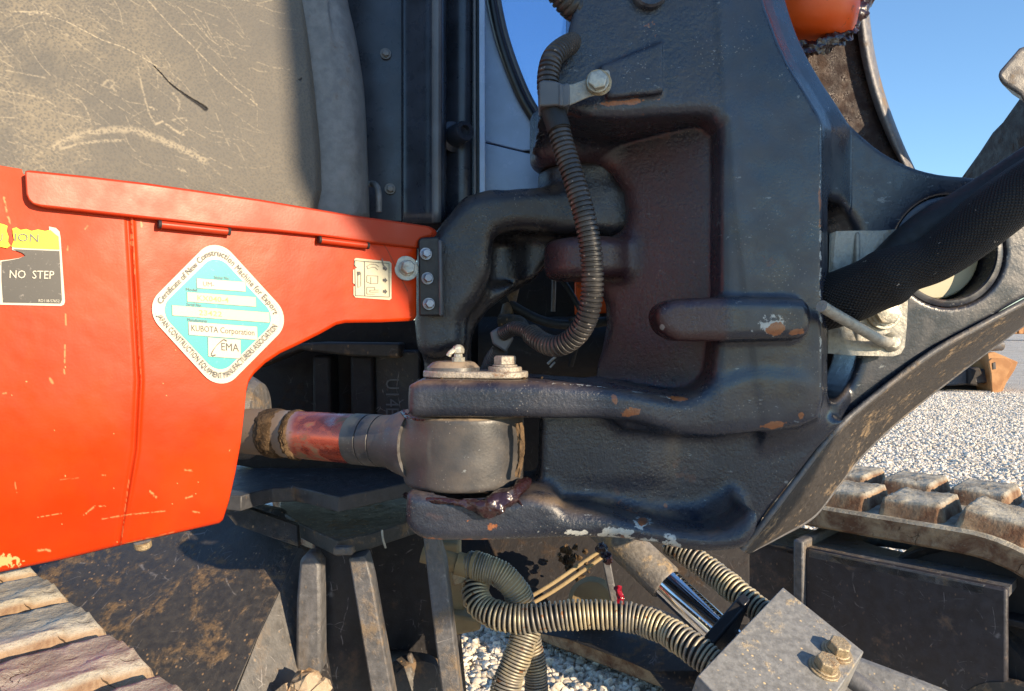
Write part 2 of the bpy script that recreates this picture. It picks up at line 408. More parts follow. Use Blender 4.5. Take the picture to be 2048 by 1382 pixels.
M['mudbrown'] = m_mud('brown_mud', (.13, .085, .048), (.05, .032, .018), .9, .2, 60, .002)
M['retainer'] = m_dirty('rusty_zinc_plate', (.34, .30, .25), (.20, .10, .05), .3, .45, .1, 60, metal=.3, spk=.4)
M['flange'] = m_dirty('grimy_flange_steel', (.032, .028, .026), (.24, .17, .10), .30, .62, .1, 30, spk=.5)
M['plate'] = m_dirty('muddy_steel_plate', (.045, .042, .040), (.19, .125, .07), .36, .55, .35, 19, spk=1)
M['plate2'] = m_dirty('scratched_black_plate', (.030, .029, .032), (.13, .09, .06), .18, .5, .5, 10, spk=.3)
M['rim'] = m_dirty('worn_pale_edge', (.15, .15, .16), (.2, .14, .09), .3, .5, .2, 30, metal=.2)
M['boom'] = m_cast('dark_boom_enamel', base=(.010, .009, .013), dust=.08, rust=.2, edgew=.3, peel=.5)
M['return'] = m_dirty('scratched_grey_return', (.085, .083, .083), (.18, .125, .075), .34, .5, .6, 16, spk=.6, drips=.3)
M['edgeplate'] = m_dirty('worn_grey_plate', (.10, .10, .106), (.17, .125, .08), .38, .5, .5, 18, spk=.3, drips=.25)
M['deck'] = m_dirty('dark_blue_grey_deck', (.050, .052, .060), (.16, .11, .07), .22, .55, .5, 14, spk=.35)
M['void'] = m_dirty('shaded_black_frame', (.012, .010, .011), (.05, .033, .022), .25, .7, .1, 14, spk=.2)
M['frame'] = m_dirty('track_frame_paint', (.030, .028, .034), (.15, .095, .06), .26, .45, .35, 11, spk=.5)
M['boxp'] = m_dirty('dusty_steel_cover', (.20, .20, .195), (.40, .30, .16), .20, .42, .25, 22, spk=1.0)
M['barrel'] = m_dirty('muddy_cylinder_barrel', (.16, .145, .13), (.36, .25, .13), .40, .5, .1, 30, spk=.8)
m = MT('chrome'); M['chrome'] = m.out(m.mix(m.noise(40, 3), (.75, .76, .78), (.88, .88, .90)), m.ramp(m.noise(60, 4), .3, .7, .05, .12), 1)
m = MT('worn_rod'); n = m.noise(50, 6, .65, stretch=(.4, 1, 1)); d = m.ramp(n, .5, .66)
d = m.math('MAXIMUM', d, m.mul(m.ramp(m.axis(0), -.215, -.25), .9))
red_refl = m.mul(m.mul(m.ramp(m.axis(0), -.238, -.222), m.ramp(m.axis(0), -.138, -.150)), m.ramp(m.noise(30, 5, .6, stretch=(1, 1, 2.5), off=4), .12, .5))  # red band painted on the rod for the cover's reflection
M['rod'] = m.out(m.mix(d, m.mix(red_refl, (.60, .56, .53), (.66, .13, .085)), (.20, .13, .075)), m.plus(m.mul(d, .5), .26), m.math('SUBTRACT', .9, m.mul(d, .85)), m.bump(n, .0006, .5))
m = MT('glossy_grease'); M['grease'] = m.out(m.mix(m.noise(90, 4), (.012, .006, .008), (.035, .014, .016)), .12, 0, m.bump(m.noise(150, 4, .6), .002, .8), .7)
m = MT('red_grease'); M['redgrease'] = m.out(m.mix(m.noise(90, 4), (.35, .008, .02), (.12, .004, .012)), .18, 0, m.bump(m.noise(180, 4, .6), .002, .8), .7)
m = MT('greasy_inner_plate'); n = m.noise(28, 7, .65); k = m.ramp(n, .45, .62)
M['farplate'] = m.out(m.mix(k, (.018, .008, .008), (.050, .028, .020)), m.ramp(m.noise(60, 4), .4, .6, .2, .8), 0, m.bump(m.noise(220, 5, .7), .003, .8), .5)
m = MT('orange_cylinder_paint'); k = m.ramp(m.noise(26, 6, .6, 1.0), .57, .60); k2 = m.ramp(m.noise(16, 5, .6, off=4), .60, .63)
M['orange2'] = m.out(m.mix(m.math('MAXIMUM', k2, m.mul(k, .5)), (.80, .10, .008), (.05, .04, .02)), .4, 0, m.bump(m.noise(200), .0004, .5))
# orange sheet metal: the wear attribute carries (pale scratch, dirt, paler upper left)
m = MT('orange_enamel'); A = m.attr('wear'); n1 = m.noise(14, 5, .6); n2 = m.noise(5, 4, .5, off=3)
c = m.mix(m.ramp(n1, .35, .65), (.48, .030, .002), (.56, .040, .002))
c = m.mix(m.mul(A[2], m.ramp(n2, .3, .7, .35, .75)), c, (.45, .058, .018))
dr = m.ramp(m.noise(11, 4, .6, stretch=(1.2, 1, .5), off=7), .56, .64); c = m.mix(m.mul(dr, .45), c, (.42, .026, .003))
c = m.mix(A[1], c, (.16, .035, .012)); c = m.mix(A[0], c, (.62, .42, .17))
M['orange'] = m.out(c, m.plus(m.mul(A[2], .15), m.ramp(m.noise(30, 4), .3, .7, .30, .42)), 0, m.bump(m.noise(30, 2), .0012, .12, m.bump(m.noise(500, 3), .00015, .4)), .25)
m = MT('orange_enamel_lid'); c = m.mix(m.ramp(m.noise(12, 5, .6), .35, .65), (.42, .026, .003), (.37, .037, .009))
c = m.mix(m.ramp(m.noise(60, 3, .6, stretch=(1, 1, .4)), .70, .74), c, (.5, .05, .02))
M['orange_lid'] = m.out(c, m.ramp(m.noise(30, 4), .3, .7, .34, .46), 0, m.bump(m.noise(500, 3), .00015, .4), .35)
# textured grey hood
m = MT('grained_grey_hood'); A = m.attr('wear'); g = m.noise(520, 3, .6); v = m.vor(420)
c = m.mix(m.noise(8, 5, .6), (.080, .077, .072), (.112, .107, .099))
gr = m.ramp(m.plus(m.mul(g, .6), m.mul(v, .4)), .38, .56)
c = m.mix(m.mul(A[2], m.plus(.25, m.mul(gr, .7))), c, (.235, .198, .140))
c = m.mix(m.mul(A[0], m.plus(.35, m.mul(gr, .65))), c, (.40, .34, .24)); c = m.mix(A[1], c, (.012, .012, .014))
M['hood'] = m.out(c, .66, 0, m.bump(v, .0007, .6, m.bump(A[1], -.004, .8)), .35)
# gravel
m = MT('pale_gravel_ground'); n1 = m.noise(1.4, 6, .6); v1 = m.n('ShaderNodeTexVoronoi'); m.l(m.co, v1.inputs['Vector']); v1.inputs['Scale'].default_value = 48
sp = m.n('ShaderNodeSeparateColor'); m.l(v1.outputs['Color'], sp.inputs[0])
c = m.mix(sp.outputs[0], (.45, .40, .32), (.78, .73, .64)); c = m.mix(m.ramp(n1, .45, .7), c, (.50, .43, .33))
c = m.mix(m.ramp(m.noise(90, 3), .6, .7), c, (.30, .24, .17))
M['ground'] = m.out(c, .9, 0, m.bump(m.math('SUBTRACT', 0, v1.outputs['Distance']), .02, 1.0), .2)
m = MT('gravel_stone'); m2 = m.n('ShaderNodeAttribute'); m2.attribute_name = 'tone'
c = m.mix(m2.outputs['Fac'], (.60, .53, .42), (.90, .84, .73)); c = m.mix(m.ramp(m.noise(200, 3), .55, .7), c, (.36, .28, .20))
M['stone'] = m.out(c, .85, 0, m.bump(m.noise(250, 3), .001, .6), .2)
# woven sleeve
m = MT('woven_black_sleeve'); uv = m.n('ShaderNodeUVMap').outputs[0]
mp = m.n('ShaderNodeMapping'); m.l(uv, mp.inputs[0]); mp.inputs['Rotation'].default_value = (0, 0, R(45)); mp.inputs['Scale'].default_value = (1, 1, 1)
ch = m.n('ShaderNodeTexVoronoi'); m.l(mp.outputs[0], ch.inputs['Vector']); ch.inputs['Scale'].default_value = 1; ch.inputs['Randomness'].default_value = .12
hh = m.ramp(ch.outputs['Distance'], .05, .55, 1, 0)
c = m.mix(m.mul(m.ramp(hh, .55, .95), m.ramp(m.noise(9, 5), .3, .7, .5, 1)), (.006, .006, .007), (.032, .028, .027)); c = m.mix(m.ramp(m.noise(200, 2), .72, .76), c, (.3, .26, .22))
M['sleeve'] = m.out(c, .62, 0, m.bump(hh, .0012, 1.0), .35)
# track rubber caked in mud
m = MT('mud_caked_rubber'); n1 = m.noise(26, 7, .65, .4); n2 = m.noise(170, 5, .7, off=3); u = m.up(.35, .8)
low = m.mix(m.ramp(n1, .35, .65), (.15, .075, .045), (.38, .27, .17)); hi = m.mix(m.ramp(n1, .35, .65), (.27, .24, .19), (.47, .44, .36))  # pinkish brown in the low tone stands in for reflected red light
c = m.mix(u, low, hi); c = m.mix(m.mul(m.ramp(n2, .55, .75), .5), c, (.40, .34, .24))
k = m.mul(m.ramp(m.vor(30, 'DISTANCE_TO_EDGE', stretch=(.7, 1, 1), warp=.07, wsc=22), .014, .003), m.ramp(m.noise(24, 4, .6, off=9), .54, .62)); c = m.mix(m.mul(k, .7), c, (.05, .035, .02))
M['track'] = m.out(c, .92, 0, m.bump(m.math('SUBTRACT', m.plus(n1, m.mul(n2, .6)), m.mul(k, .5)), .0045, 1.0), .2)
# hoses
m = MT('corrugated_conduit_plastic'); c = m.mix(m.ramp(m.noise(40, 4), .4, .65), (.022, .021, .022), (.060, .052, .047)); c = m.mix(m.ramp(m.noise(300, 3), .66, .72), c, (.30, .26, .22))
M['conduit'] = m.out(c, .42, 0, m.bump(m.noise(300), .0003, .4))
m = MT('yellowed_steel_coil'); c = m.mix(m.ramp(m.noise(18, 5, .6), .42, .60), (.24, .225, .195), (.50, .43, .28)); c = m.mix(m.ramp(m.noise(120, 3, .6), .62, .68), c, (.22, .11, .05))
M['coil'] = m.out(c, .45, .35, m.bump(m.noise(400), .0003, .4))
m = MT('clay_coated_hose'); M['clay'] = m.out(m.mix(m.noise(30, 6), (.20, .14, .08), (.46, .36, .20)), .85, 0, m.bump(m.noise(180, 5, .7), .0015, .7), .2)
m = MT('window_glass'); gl = m.n('ShaderNodeBsdfGlossy'); gl.inputs['Roughness'].default_value = .03; tr = m.n('ShaderNodeBsdfTransparent'); tr.inputs[0].default_value = (.62, .78, .96, 1)
df = m.n('ShaderNodeBsdfDiffuse'); df.inputs[0].default_value = (.25, .38, .60, 1)
ms = m.n('ShaderNodeMixShader'); ms.inputs[0].default_value = .10; m.t.links.new(tr.outputs[0], ms.inputs[1]); m.t.links.new(gl.outputs[0], ms.inputs[2])
ms2 = m.n('ShaderNodeMixShader'); ms2.inputs[0].default_value = .18; m.t.links.new(ms.outputs[0], ms2.inputs[1]); m.t.links.new(df.outputs[0], ms2.inputs[2])
m.t.links.new(ms2.outputs[0], m.t.nodes['Material Output'].inputs[0]); M['glass'] = m.m
def m_print(name, c, rough=.45, worn=.0, wc=(.6, .1, .05), nz=.06):
    m = MT(name); cc = m.mix(m.noise(60, 5, .6), tuple(x*(1-nz) for x in c), tuple(min(1, x*(1+nz)) for x in c))
    if worn: cc = m.mix(m.mul(m.ramp(m.noise(300, 4, .7), .60, .70), worn), cc, wc)
    return m.out(cc, rough)
M['st_white'] = m_print('sticker_white', (.50, .47, .38)); M['st_teal'] = m_print('sticker_teal', (.022, .33, .34), worn=.15, wc=(.6, .65, .6))
M['st_ink'] = m_print('sticker_ink', (.03, .03, .035)); M['st_grey'] = m_print('sticker_grey_ink', (.09, .09, .09)); M['st_amber'] = m_print('sticker_amber_ink', (.60, .33, .10), worn=.8, wc=(.7, .6, .4))
M['st_blue'] = m_print('sticker_violet_line', (.35, .33, .50)); M['st_yellow'] = m_print('sticker_yellow', (.80, .68, .005)); M['st_black'] = m_print('sticker_scuffed_black', (.035, .034, .033), worn=.6, wc=(.22, .20, .18), nz=.25)
M['st_cream'] = m_print('sticker_cream', (.44, .41, .29)); M['st_box'] = m_print('sticker_box_cream', (.50, .46, .34), worn=.5, wc=(.65, .52, .28))
m = MT('mud_orange_blade'); M['blade'] = m.out(m.mix(m.ramp(m.noise(5, 5), .4, .6), (.30, .13, .04), (.42, .21, .08)), .7)
# ---------------------------------------------------------------- ground
def build_ground():
    # one sheet, finely divided where the camera sees it near, out to the horizon
    ys = np.r_[np.linspace(-3, 1.2, 12), np.linspace(1.3, 9, 190), np.geomspace(9.3, 900, 40)]
    xs = np.r_[-np.geomspace(700, 2.3, 26), np.linspace(-2.2, 6.6, 210), np.geomspace(6.9, 700, 26)]
    X, Y = np.meshgrid(xs, ys, indexing='ij')
    Z = GZ+(fbm(X+50, Y+50, .35, 3)-.5)*.022*np.clip(1-(np.abs(Y)-9)/30, 0, 1)
    V = np.stack([X, Y, Z], -1).reshape(-1, 3); nx, ny = X.shape
    Fc = [(i*ny+j, (i+1)*ny+j, (i+1)*ny+j+1, i*ny+j+1) for i in range(nx-1) for j in range(ny-1)]
    o = mesh_obj('ground', V, Fc, M['ground'], smooth=True, fix=False, kind='structure')
    return X, Y, Z
build_ground()
def stones(name, pts, lo, hi):
    phi = (1+5**.5)/2
    I = np.array([(-1,phi,0),(1,phi,0),(-1,-phi,0),(1,-phi,0),(0,-1,phi),(0,1,phi),(0,-1,-phi),(0,1,-phi),(phi,0,-1),(phi,0,1),(-phi,0,-1),(-phi,0,1)])
    I /= np.linalg.norm(I[0])
    T = np.array([(0,11,5),(0,5,1),(0,1,7),(0,7,10),(0,10,11),(1,5,9),(5,11,4),(11,10,2),(10,7,6),(7,1,8),(3,9,4),(3,4,2),(3,2,6),(3,6,8),(3,8,9),(4,9,5),(2,4,11),(6,2,10),(8,6,7),(9,8,1)])
    n = len(pts); r = np.random.default_rng(11)
    jit = 1+r.normal(0, .20, (n, 12, 1)); sc = (r.beta(1.6, 3.2, n)*(hi-lo)+lo)[:, None, None]
    sh = r.uniform(.6, 1.15, (n, 1, 3))*np.array([1, 1, .75]); a = r.uniform(0, 6.3, n)
    P = I[None]*jit*sh*sc
    c, s_ = np.cos(a)[:, None], np.sin(a)[:, None]
    P = np.stack([P[..., 0]*c-P[..., 1]*s_, P[..., 0]*s_+P[..., 1]*c, P[..., 2]], -1)
    base = np.c_[pts, GZ+(fbm(pts[:, 0]+50, pts[:, 1]+50, .35, 3)-.5)*.022+sc[:, 0, 0]*.35]
    P += base[:, None]
    V = P.reshape(-1, 3).astype(np.float32); Fa = (T[None]+12*np.arange(n)[:, None, None]).reshape(-1, 3)
    me = bpy.data.meshes.new(name); me.vertices.add(len(V)); me.vertices.foreach_set('co', V.ravel())
    me.loops.add(len(Fa)*3); me.loops.foreach_set('vertex_index', Fa.astype(np.int32).ravel())
    me.polygons.add(len(Fa)); me.polygons.foreach_set('loop_start', np.arange(0, len(Fa)*3, 3, dtype=np.int32)); me.update(calc_edges=True)
    at = me.attributes.new('tone', 'FLOAT', 'POINT'); at.data.foreach_set('value', np.repeat(r.random(n), 12).astype(np.float32))
    me.materials.append(M['stone']); me.shade_smooth(); me.set_sharp_from_angle(angle=R(50))
    o = bpy.data.objects.new(name, me); col.objects.link(o); o['kind'] = 'stuff'; o['label'] = 'loose pale crushed gravel lying all over the yard'; return o
r_ = np.random.default_rng(4); pts = []
q = r_.random((20000, 2)); pts.append(np.c_[-.40+q[:, 0]*1.1, 1.20+q[:, 1]*1.1])
near = len(pts[0])
q = r_.random((60000, 2)); y = 1.7+6.6*q[:, 1]**.8; pts.append(np.c_[y*(.26+q[:, 0]*.50), y])
stones('gravel', np.concatenate(pts), .0025, .015)

# ---------------------------------------------------------------- excavator house: covers, hood, cab side, swing post
house = thing('excavator_house', 'orange and grey upper body of the excavator with stickered cover, hood and cab corner', 'excavator body', W(300, 900, .74))
CA, CB = 1/.56, (1/.56-1/.79)/860
def cd(u, v):
    d = 1/(CA-CB*u)
    if not np.isscalar(u) or not np.isscalar(v):
        return d+np.where(v > 780, ((v-780)/360.)**2*.022, 0)+np.where(u < 268, (268-u)*2.2e-5, 0)
    return d+(((v-780)/360.)**2*.022 if v > 780 else 0)+((268-u)*2.2e-5 if u < 268 else 0)
def seg_dist(U, Vv, P):
    D = np.full(np.shape(U), 1e9); T = np.zeros(np.shape(U)); L = 0
    for a, b in zip(P[:-1], P[1:]):
        a = np.array(a[:2], float); b = np.array(b[:2], float); e = b-a; l = np.linalg.norm(e)
        t = np.clip(((U-a[0])*e[0]+(Vv-a[1])*e[1])/(l*l+1e-9), 0, 1)
        dd = np.hypot(U-a[0]-e[0]*t, Vv-a[1]-e[1]*t); T = np.where(dd < D, L+t*l, T); D = np.minimum(D, dd); L += l
    return D, T/L
def grid_obj(name, U, Vv, D, mat, parent, wear, th, label=None):
    nx, ny = U.shape
    P = np.stack([(U-1024)/F*D, D, CAMZ+(VH-Vv)/F*D], -1).reshape(-1, 3)
    ii, jj = np.meshgrid(np.arange(nx-1), np.arange(ny-1), indexing='ij'); a = (ii*ny+jj).ravel()
    Q = np.stack([a, a+1, a+ny+1, a+ny], -1)
    me = bpy.data.meshes.new(name); me.vertices.add(len(P)); me.vertices.foreach_set('co', P.astype(np.float32).ravel())
    me.loops.add(len(Q)*4); me.loops.foreach_set('vertex_index', Q.astype(np.int32).ravel())
    me.polygons.add(len(Q)); me.polygons.foreach_set('loop_start', np.arange(0, len(Q)*4, 4, dtype=np.int32)); me.update(calc_edges=True)
    at = me.attributes.new('wear', 'FLOAT_COLOR', 'POINT')
    at.data.foreach_set('color', np.concatenate([np.stack(wear, -1).reshape(-1, 3), np.ones((nx*ny, 1))], 1).astype(np.float32).ravel())
    me.materials.append(mat); me.shade_smooth()
    o = bpy.data.objects.new(name, me); link(o, parent, label)
    s = o.modifiers.new('thickness', 'SOLIDIFY'); s.thickness = th; s.offset = -1
    return o
# side cover
TOP = [(-420,268),(-60,322),(0,331),(42,338),(289,365),(517,398),(700,429),(853,451)]
BOT = [(-420,1222),(-60,1158),(0,1145),(130,1118),(245,1090),(350,1067),(438,1047),(446,1040),(450,1028),(458,1003),(470,950),(481,890),(489,820),(492,785),(497,765),(508,748),(530,727),(560,707),(600,688),(640,668),(672,650),(690,646),(760,645),(822,642),(829,639),(833,632)]
us = np.unique(np.r_[np.linspace(-420, -62, 40), np.linspace(-60, 440, 300), np.linspace(440, 500, 70), np.linspace(500, 820, 180), np.linspace(820, 833, 10)])
vt = np.interp(us, [p[0] for p in TOP], [p[1] for p in TOP])+np.clip((us-44)/2, 0, 1)*10
vt = np.where(us > 826, np.maximum(vt, 480), vt)
vb = np.interp(us, [p[0] for p in BOT], [p[1] for p in BOT])
tt = np.linspace(0, 1, 420); U = np.repeat(us[:, None], 420, 1); Vv = vt[:, None]+(vb-vt)[:, None]*tt
D = cd(U, Vv)
uc = np.interp(Vv, [430, 760, 900, 1095], [264, 283, 276, 243])      # pressed crease down the cover
D = D-.0016*np.exp(-((U-uc)/4.)**2)+.0012*np.exp(-((U-uc+9)/5.)**2)+(fbm(U+90, Vv+90, 130, 5)-.5)*.0010
eb = np.clip(1-(Vv[:, -1:]-Vv)/7, 0, 1); D = D+eb**2*.003
pale = np.zeros_like(U); dirt = np.zeros_like(U)
strokes = [([(205,1000+38),(250,1030),(330,1022)],1.2,.8),([(168,1030),(190,1012),(210,1013)],1.6,.9),([(75,1035),(100,1030),(122,1027)],1.2,.9),([(76,1101),(92,1099),(100,1102)],2.4,1),
 ([(300,983),(306,988),(313,995)],2.4,1),([(372,996),(384,992)],2,.9),([(385,1023),(398,1025)],1.6,.8),([(370,940),(384,941)],2,.7),([(205,950),(215,951)],1.4,.7),
 ([(8,395),(14,425),(18,440),(20,446)],2.2,1),([(262,438),(267,500),(270,560)],1.0,.8),([(264,470),(262,494)],3,.9),([(282,443),(284,456)],2.2,.9),([(136,493),(135,500)],1.6,.9),
 ([(131,628),(132,650)],1.4,.9),([(130,690),(129,725)],1.6,.9),([(128,738),(129,747)],1.4,.9),([(100,757),(105,766)],2.5,.8),([(270,600),(276,680),(282,760)],.9,.5),([(170,458),(175,452)],1.4,.8),
 ([(6,788),(12,786)],2,.8),([(30,965),(33,985)],1.2,.8),([(120,960),(160,955)],.8,.4),([(350,1063),(300,1077)],1.0,.7),([(250,1088),(300,1076)],1.5,.8),([(490,840),(486,880),(478,930)],1.0,.6),([(258,960),(250,1020),(243,1085)],1.0,.7)]
nz = fbm(U+10, Vv+10, 5, 8)
for P, w, s in strokes:
    dd, t = seg_dist(U, Vv, P); pale = np.maximum(pale, .52*s*np.clip(1.5-dd/(w*.8*(.2+1.5*nz)), 0, 1)*np.clip((nz-.34)*9, 0, 1))
corner = np.exp(-(((U-10)/38)**2+((Vv-1122)/16)**2)); pale = np.maximum(pale, (corner*1.05 > fbm(U, Vv, 6, 2)+.15)*.9)
pale = np.maximum(pale, (fbm(U+3, Vv+400, 7, 21, 3) > .895)*.8*(Vv > 700))
for P, w, s in [([(735,440),(775,500),(815,582)],.8,.85),([(690,430),(745,500)],.7,.4),([(0,620),(60,608)],1,.2)]:
    dd, t = seg_dist(U, Vv, P); dirt = np.maximum(dirt, s*np.clip(1.6-dd/w, 0, 1))
dirt = np.maximum(dirt, (fbm(U+33, Vv+70, 9, 31, 3) > .88)*.5)
for (x, y, a, b, s) in ((82,745,24,48,.16),(150,740,20,30,.12),(188,660,9,45,.14),(222,640,14,40,.12),(230,790,16,22,.14),(170,560,16,30,.10),(300,900,22,70,.08),(390,700,26,60,.05),(590,600,24,50,.10),(690,560,16,60,.12),(650,420,10,30,.10),(40,960,30,70,.06)):
    dirt = np.maximum(dirt, s*np.exp(-(((U-x)/a)**2+((Vv-y)/b)**2)**1.5)*(.5+nz))
dirt = np.maximum(dirt, .16*np.clip(1-(Vv-vt[:, None])/16, 0, 1)*(U > 50)); dirt = np.maximum(dirt, .22*np.clip(1-(vb[:, None]-Vv)/14, 0, 1)*nz)
paler = np.clip((860-Vv)/520, 0, 1)*np.clip((560-U)/420, 0, 1)
grid_obj('side_cover', U, Vv, D, M['orange'], house, (pale, dirt, paler), .0025, 'orange side cover with a pressed crease and curved cut-out')
lid_pts = [(46,338),(170,351),(289,365),(400,381),(517,398),(700,429),(800,443),(853,451),(863,455),(867,463),(862,472),(840,477),(834,484),(831,496),(737,485),(640,472),(545,462),(460,455),(320,440),(200,427),(80,414),(64,410),(54,400),(49,388)]
prism('cover_lid', lid_pts, lambda u, v: cd(u, v)-.008+max(0, (400+(u*.13)-v))*0, .012, M['orange_lid'], house, bevel=.0035, off=(.3, 1, 0), seg=4)
for (a, b) in (((322,449),(455,463)), ((641,480),(733,491))):
    p0 = W(*a, cd(*a)-.006); p1 = W(*b, cd(*b)-.006)
    V, Fc = sweep_data([p0.lerp(p1, k/6) for k in range(7)], .0032, 16); smooth_angle(mesh_obj('hinge', V, Fc, M['orange_lid'], house))
    for q in (p0-(p1-p0)*.02, p1+(p1-p0)*.02): lathe('hinge_gap', q, (p1-p0), [(-.0012, .0036), (.0012, .0036)], M['void'], house, n=12)
bolt(W(812,537,cd(812,537)-.001), (.45,-1,.1), .0075, .009, M['zinc'], house, washer=1.75)
lathe('rubber_stop', W(285,1082,.72), (0,.2,-1), [(0,.008),(.006,.008),(.008,.006)], M['gold'], house, n=18)

# hood
us = np.r_[np.linspace(-420, -62, 40), np.linspace(-60, 600, 380), np.linspace(602, 652, 60)]; tt = np.r_[np.linspace(-330, -42, 30), np.linspace(-40, 470, 370)]
U = np.repeat(us[:, None], 400, 1); Vv = np.repeat(tt[None], len(us), 0)
edge = np.interp(Vv, [-40, 0, 100, 200, 300, 380, 425], [618, 622, 632, 641, 650, 652, 640]); sc = np.where(U > 560, (U-560)/92, 0); U = np.where(U > 560, 560+sc*(edge-560), U)
rim = np.clip(1-(edge-U)/26, 0, 1)
D = 1/(1/.590-U*5.7e-4)+((430-Vv)/470)**2*.025+rim**2.5*.028+(fbm(U+9, Vv+9, 260, 2)-.5)*.002
pale = np.zeros_like(U); dirt = np.zeros_like(U); nz = fbm(U, Vv, 6, 4); nz2 = fbm(U, Vv, 30, 14)
def st(P, w, s, grain=.35):
    dd, t = seg_dist(U, Vv, catmull(P, 12)); return .8*s*np.clip(1.4-dd/(w*.8*(.3+1.2*nz)), 0, 1)*np.clip((nz+.25*nz2-grain)*6, 0, 1)
for P, w, s in [([(20,22),(75,26),(130,42),(170,62),(205,80),(250,96),(300,124),(318,135)],1.5,.9),([(286,-10),(315,22),(345,55),(378,85),(420,128),(460,165),(515,210)],1.6,.75),
  ([(275,135),(287,185),(298,225),(310,249)],2.6,.55),([(310,249),(325,243),(345,258),(368,270)],3,.75),([(60,28),(78,24),(98,27)],3.5,.8),([(205,170),(215,160),(228,164),(222,176),(232,181)],3.5,.5),
  ([(110,292),(150,272),(200,262),(262,260),(310,275),(360,296),(410,322)],9,.62),([(120,298),(180,284),(250,280)],4,.6),([(358,337),(368,342),(376,350)],4,.8),([(300,214),(314,220)],3,.9),
  ([(325,-10),(400,70),(470,150)],.8,.35),([(440,-5),(485,60)],.9,.35),([(0,180),(45,188),(85,196),(112,214)],2,.5),([(130,196),(160,200),(178,230),(182,248)],2,.5),([(10,140),(60,150),(90,155)],2,.5),
  ([(20,60),(70,44),(120,60),(170,96),(200,120)],1.2,.45),([(345,240),(372,236),(375,258),(360,268)],2.4,.5),([(345,185),(360,205),(358,220)],3,.5),([(395,98),(402,86),(385,80)],1.4,.4),([(410,320),(440,350)],3,.3)]:
    pale = np.maximum(pale, st(P, w, s))
r4 = np.random.default_rng(3)
for k in range(210):                                   # fine handling scratches, thickest on the left
    x0 = 560*r4.random()**1.5-40; y0 = r4.uniform(-20, 400); a = r4.normal(.55, .35); L = r4.uniform(20, 90); b = r4.normal(0, .35)
    P = [(x0, y0), (x0+L*.5*math.cos(a), y0+L*.5*math.sin(a)), (x0+L*.5*(math.cos(a)+math.cos(a+b)), y0+L*.5*(math.sin(a)+math.sin(a+b)))]
    m_ = (abs(U[:, 0]-x0) < 130); dd, t = seg_dist(U[m_], Vv[m_], P); pale[m_] = np.maximum(pale[m_], r4.uniform(.12, .42)*np.clip(1.4-dd/(.75+.5*nz[m_]), 0, 1)*(nz[m_] > .38))
dd, t = seg_dist(U, Vv, catmull([(308,132),(325,150),(340,167),(362,184),(385,200),(404,212),(411,218)], 10)); dirt = np.clip(1.5-dd/(.7+2.6*t**2), 0, 1)*(nz > .25)
dirt = np.maximum(dirt, .8*(np.hypot((U-600), (Vv-157)) < 4)*(nz > .4))
pale = np.maximum(pale, .8*np.clip(1.2-dd/3.5, 0, 1)*(nz > .55)*(dirt < .1))
paler = np.clip(.85-(U/560)+.18*np.sin(Vv/90), 0.03, 1)*np.clip(fbm(U+200, Vv, 70, 6)*1.8-.35, 0, 1)
paler = np.maximum(paler, .55*np.clip((Vv-200)/240, 0, 1)*fbm(U, Vv, 50, 9)); paler = np.maximum(paler, .35*fbm(U+77, Vv+31, 90, 19))
grid_obj('hood', U, Vv, D, M['hood'], house, (pale, dirt, paler), .004, 'grained grey plastic hood, scratched and scuffed')

# cab side: pillar, panels, ribs, door and window
pr = [(-60,690),(0,693),(60,706),(120,717),(200,727),(330,733),(440,737)]
rows = []
for v in (-330, -60, 0, 60, 120, 200, 330, 440):
    e = np.interp(v, *zip(*pr)); rows.append([(600,v,.765),(650,v,.765),(e-40,v,.772),(e-16,v,.782),(e-3,v,.80),(e,v,.83)])
sheet('corner_pillar', rows, M['pillar'], house)
prism('cab_lower_panel', [(640,425),(960,425),(960,520),(640,520)], .955, .01, M['void'], house)
prism('cab_side_panel', [(640,-330),(806,-330),(806,445),(640,440)], .86, .01, M['panel'], house)
lathe('cab_hook', W(744,370,.80), (0,0,1), [(0,0.0001),(0.0001,0.0001)], M['panel'], house, n=6) if False else None
tube('cab_hook', [(738,368,.84),(750,369,.825),(757,385,.815),(758,430,.815)], .0035, M['pillar'], house)
for p in ((771,108), (780,378)): bolt(W(p[0], p[1], .858), (.25,-1,-.05), .0042, .004, M['panel2'], house, washer=1.5)
rows = [[(808,v,.852),(812,v,.846),(835,v,.838),(852,v,.832),(864,v,.826),(872,v,.824),(884,v,.83),(889,v,.845),(890,v,.87)] for v in (-330, -60, 60, 180, 300, 446)]
sheet('cab_post', rows, M['panel'], house, th=.004)
rows = [[(864,v,.823),(869,v,.8215),(876,v,.8215),(882,v,.824)] for v in (-330, -60, 100, 300, 445)]
sheet('cab_post_edge_highlight', rows, M['panel2'], house, th=.0008)  # pale strip paints the highlight along the post's rounded edge
rows = [[(886,v,.875),(900,v,.868),(920,v,.862),(938,v,.866),(946,v,.88)] for v in (-330, -60, 100, 300, 450)]
sheet('hinge_pillar', rows, M['panel'], house, th=.004)
for (a, b, d, mt) in ((946,951,.862,'panel2'), (952,958,.875,'rubberband'), (958,969,.860,'door')):
    prism('door_seal_strip', [(a-1,-330),(b,-330),(b+2,448),(a+1,448)], d, .01, M[mt], house, bevel=.001)
k0 = W(905,275,.862)
lathe('door_stop', k0, (.62,-1,.03), [(0,.018),(.003,.018),(.006,.0125),(.030,.0115),(.032,.0105),(.0322,.006),(.026,.0058),(.0258,.0001)], M['panel'], house, n=32, caps=False)
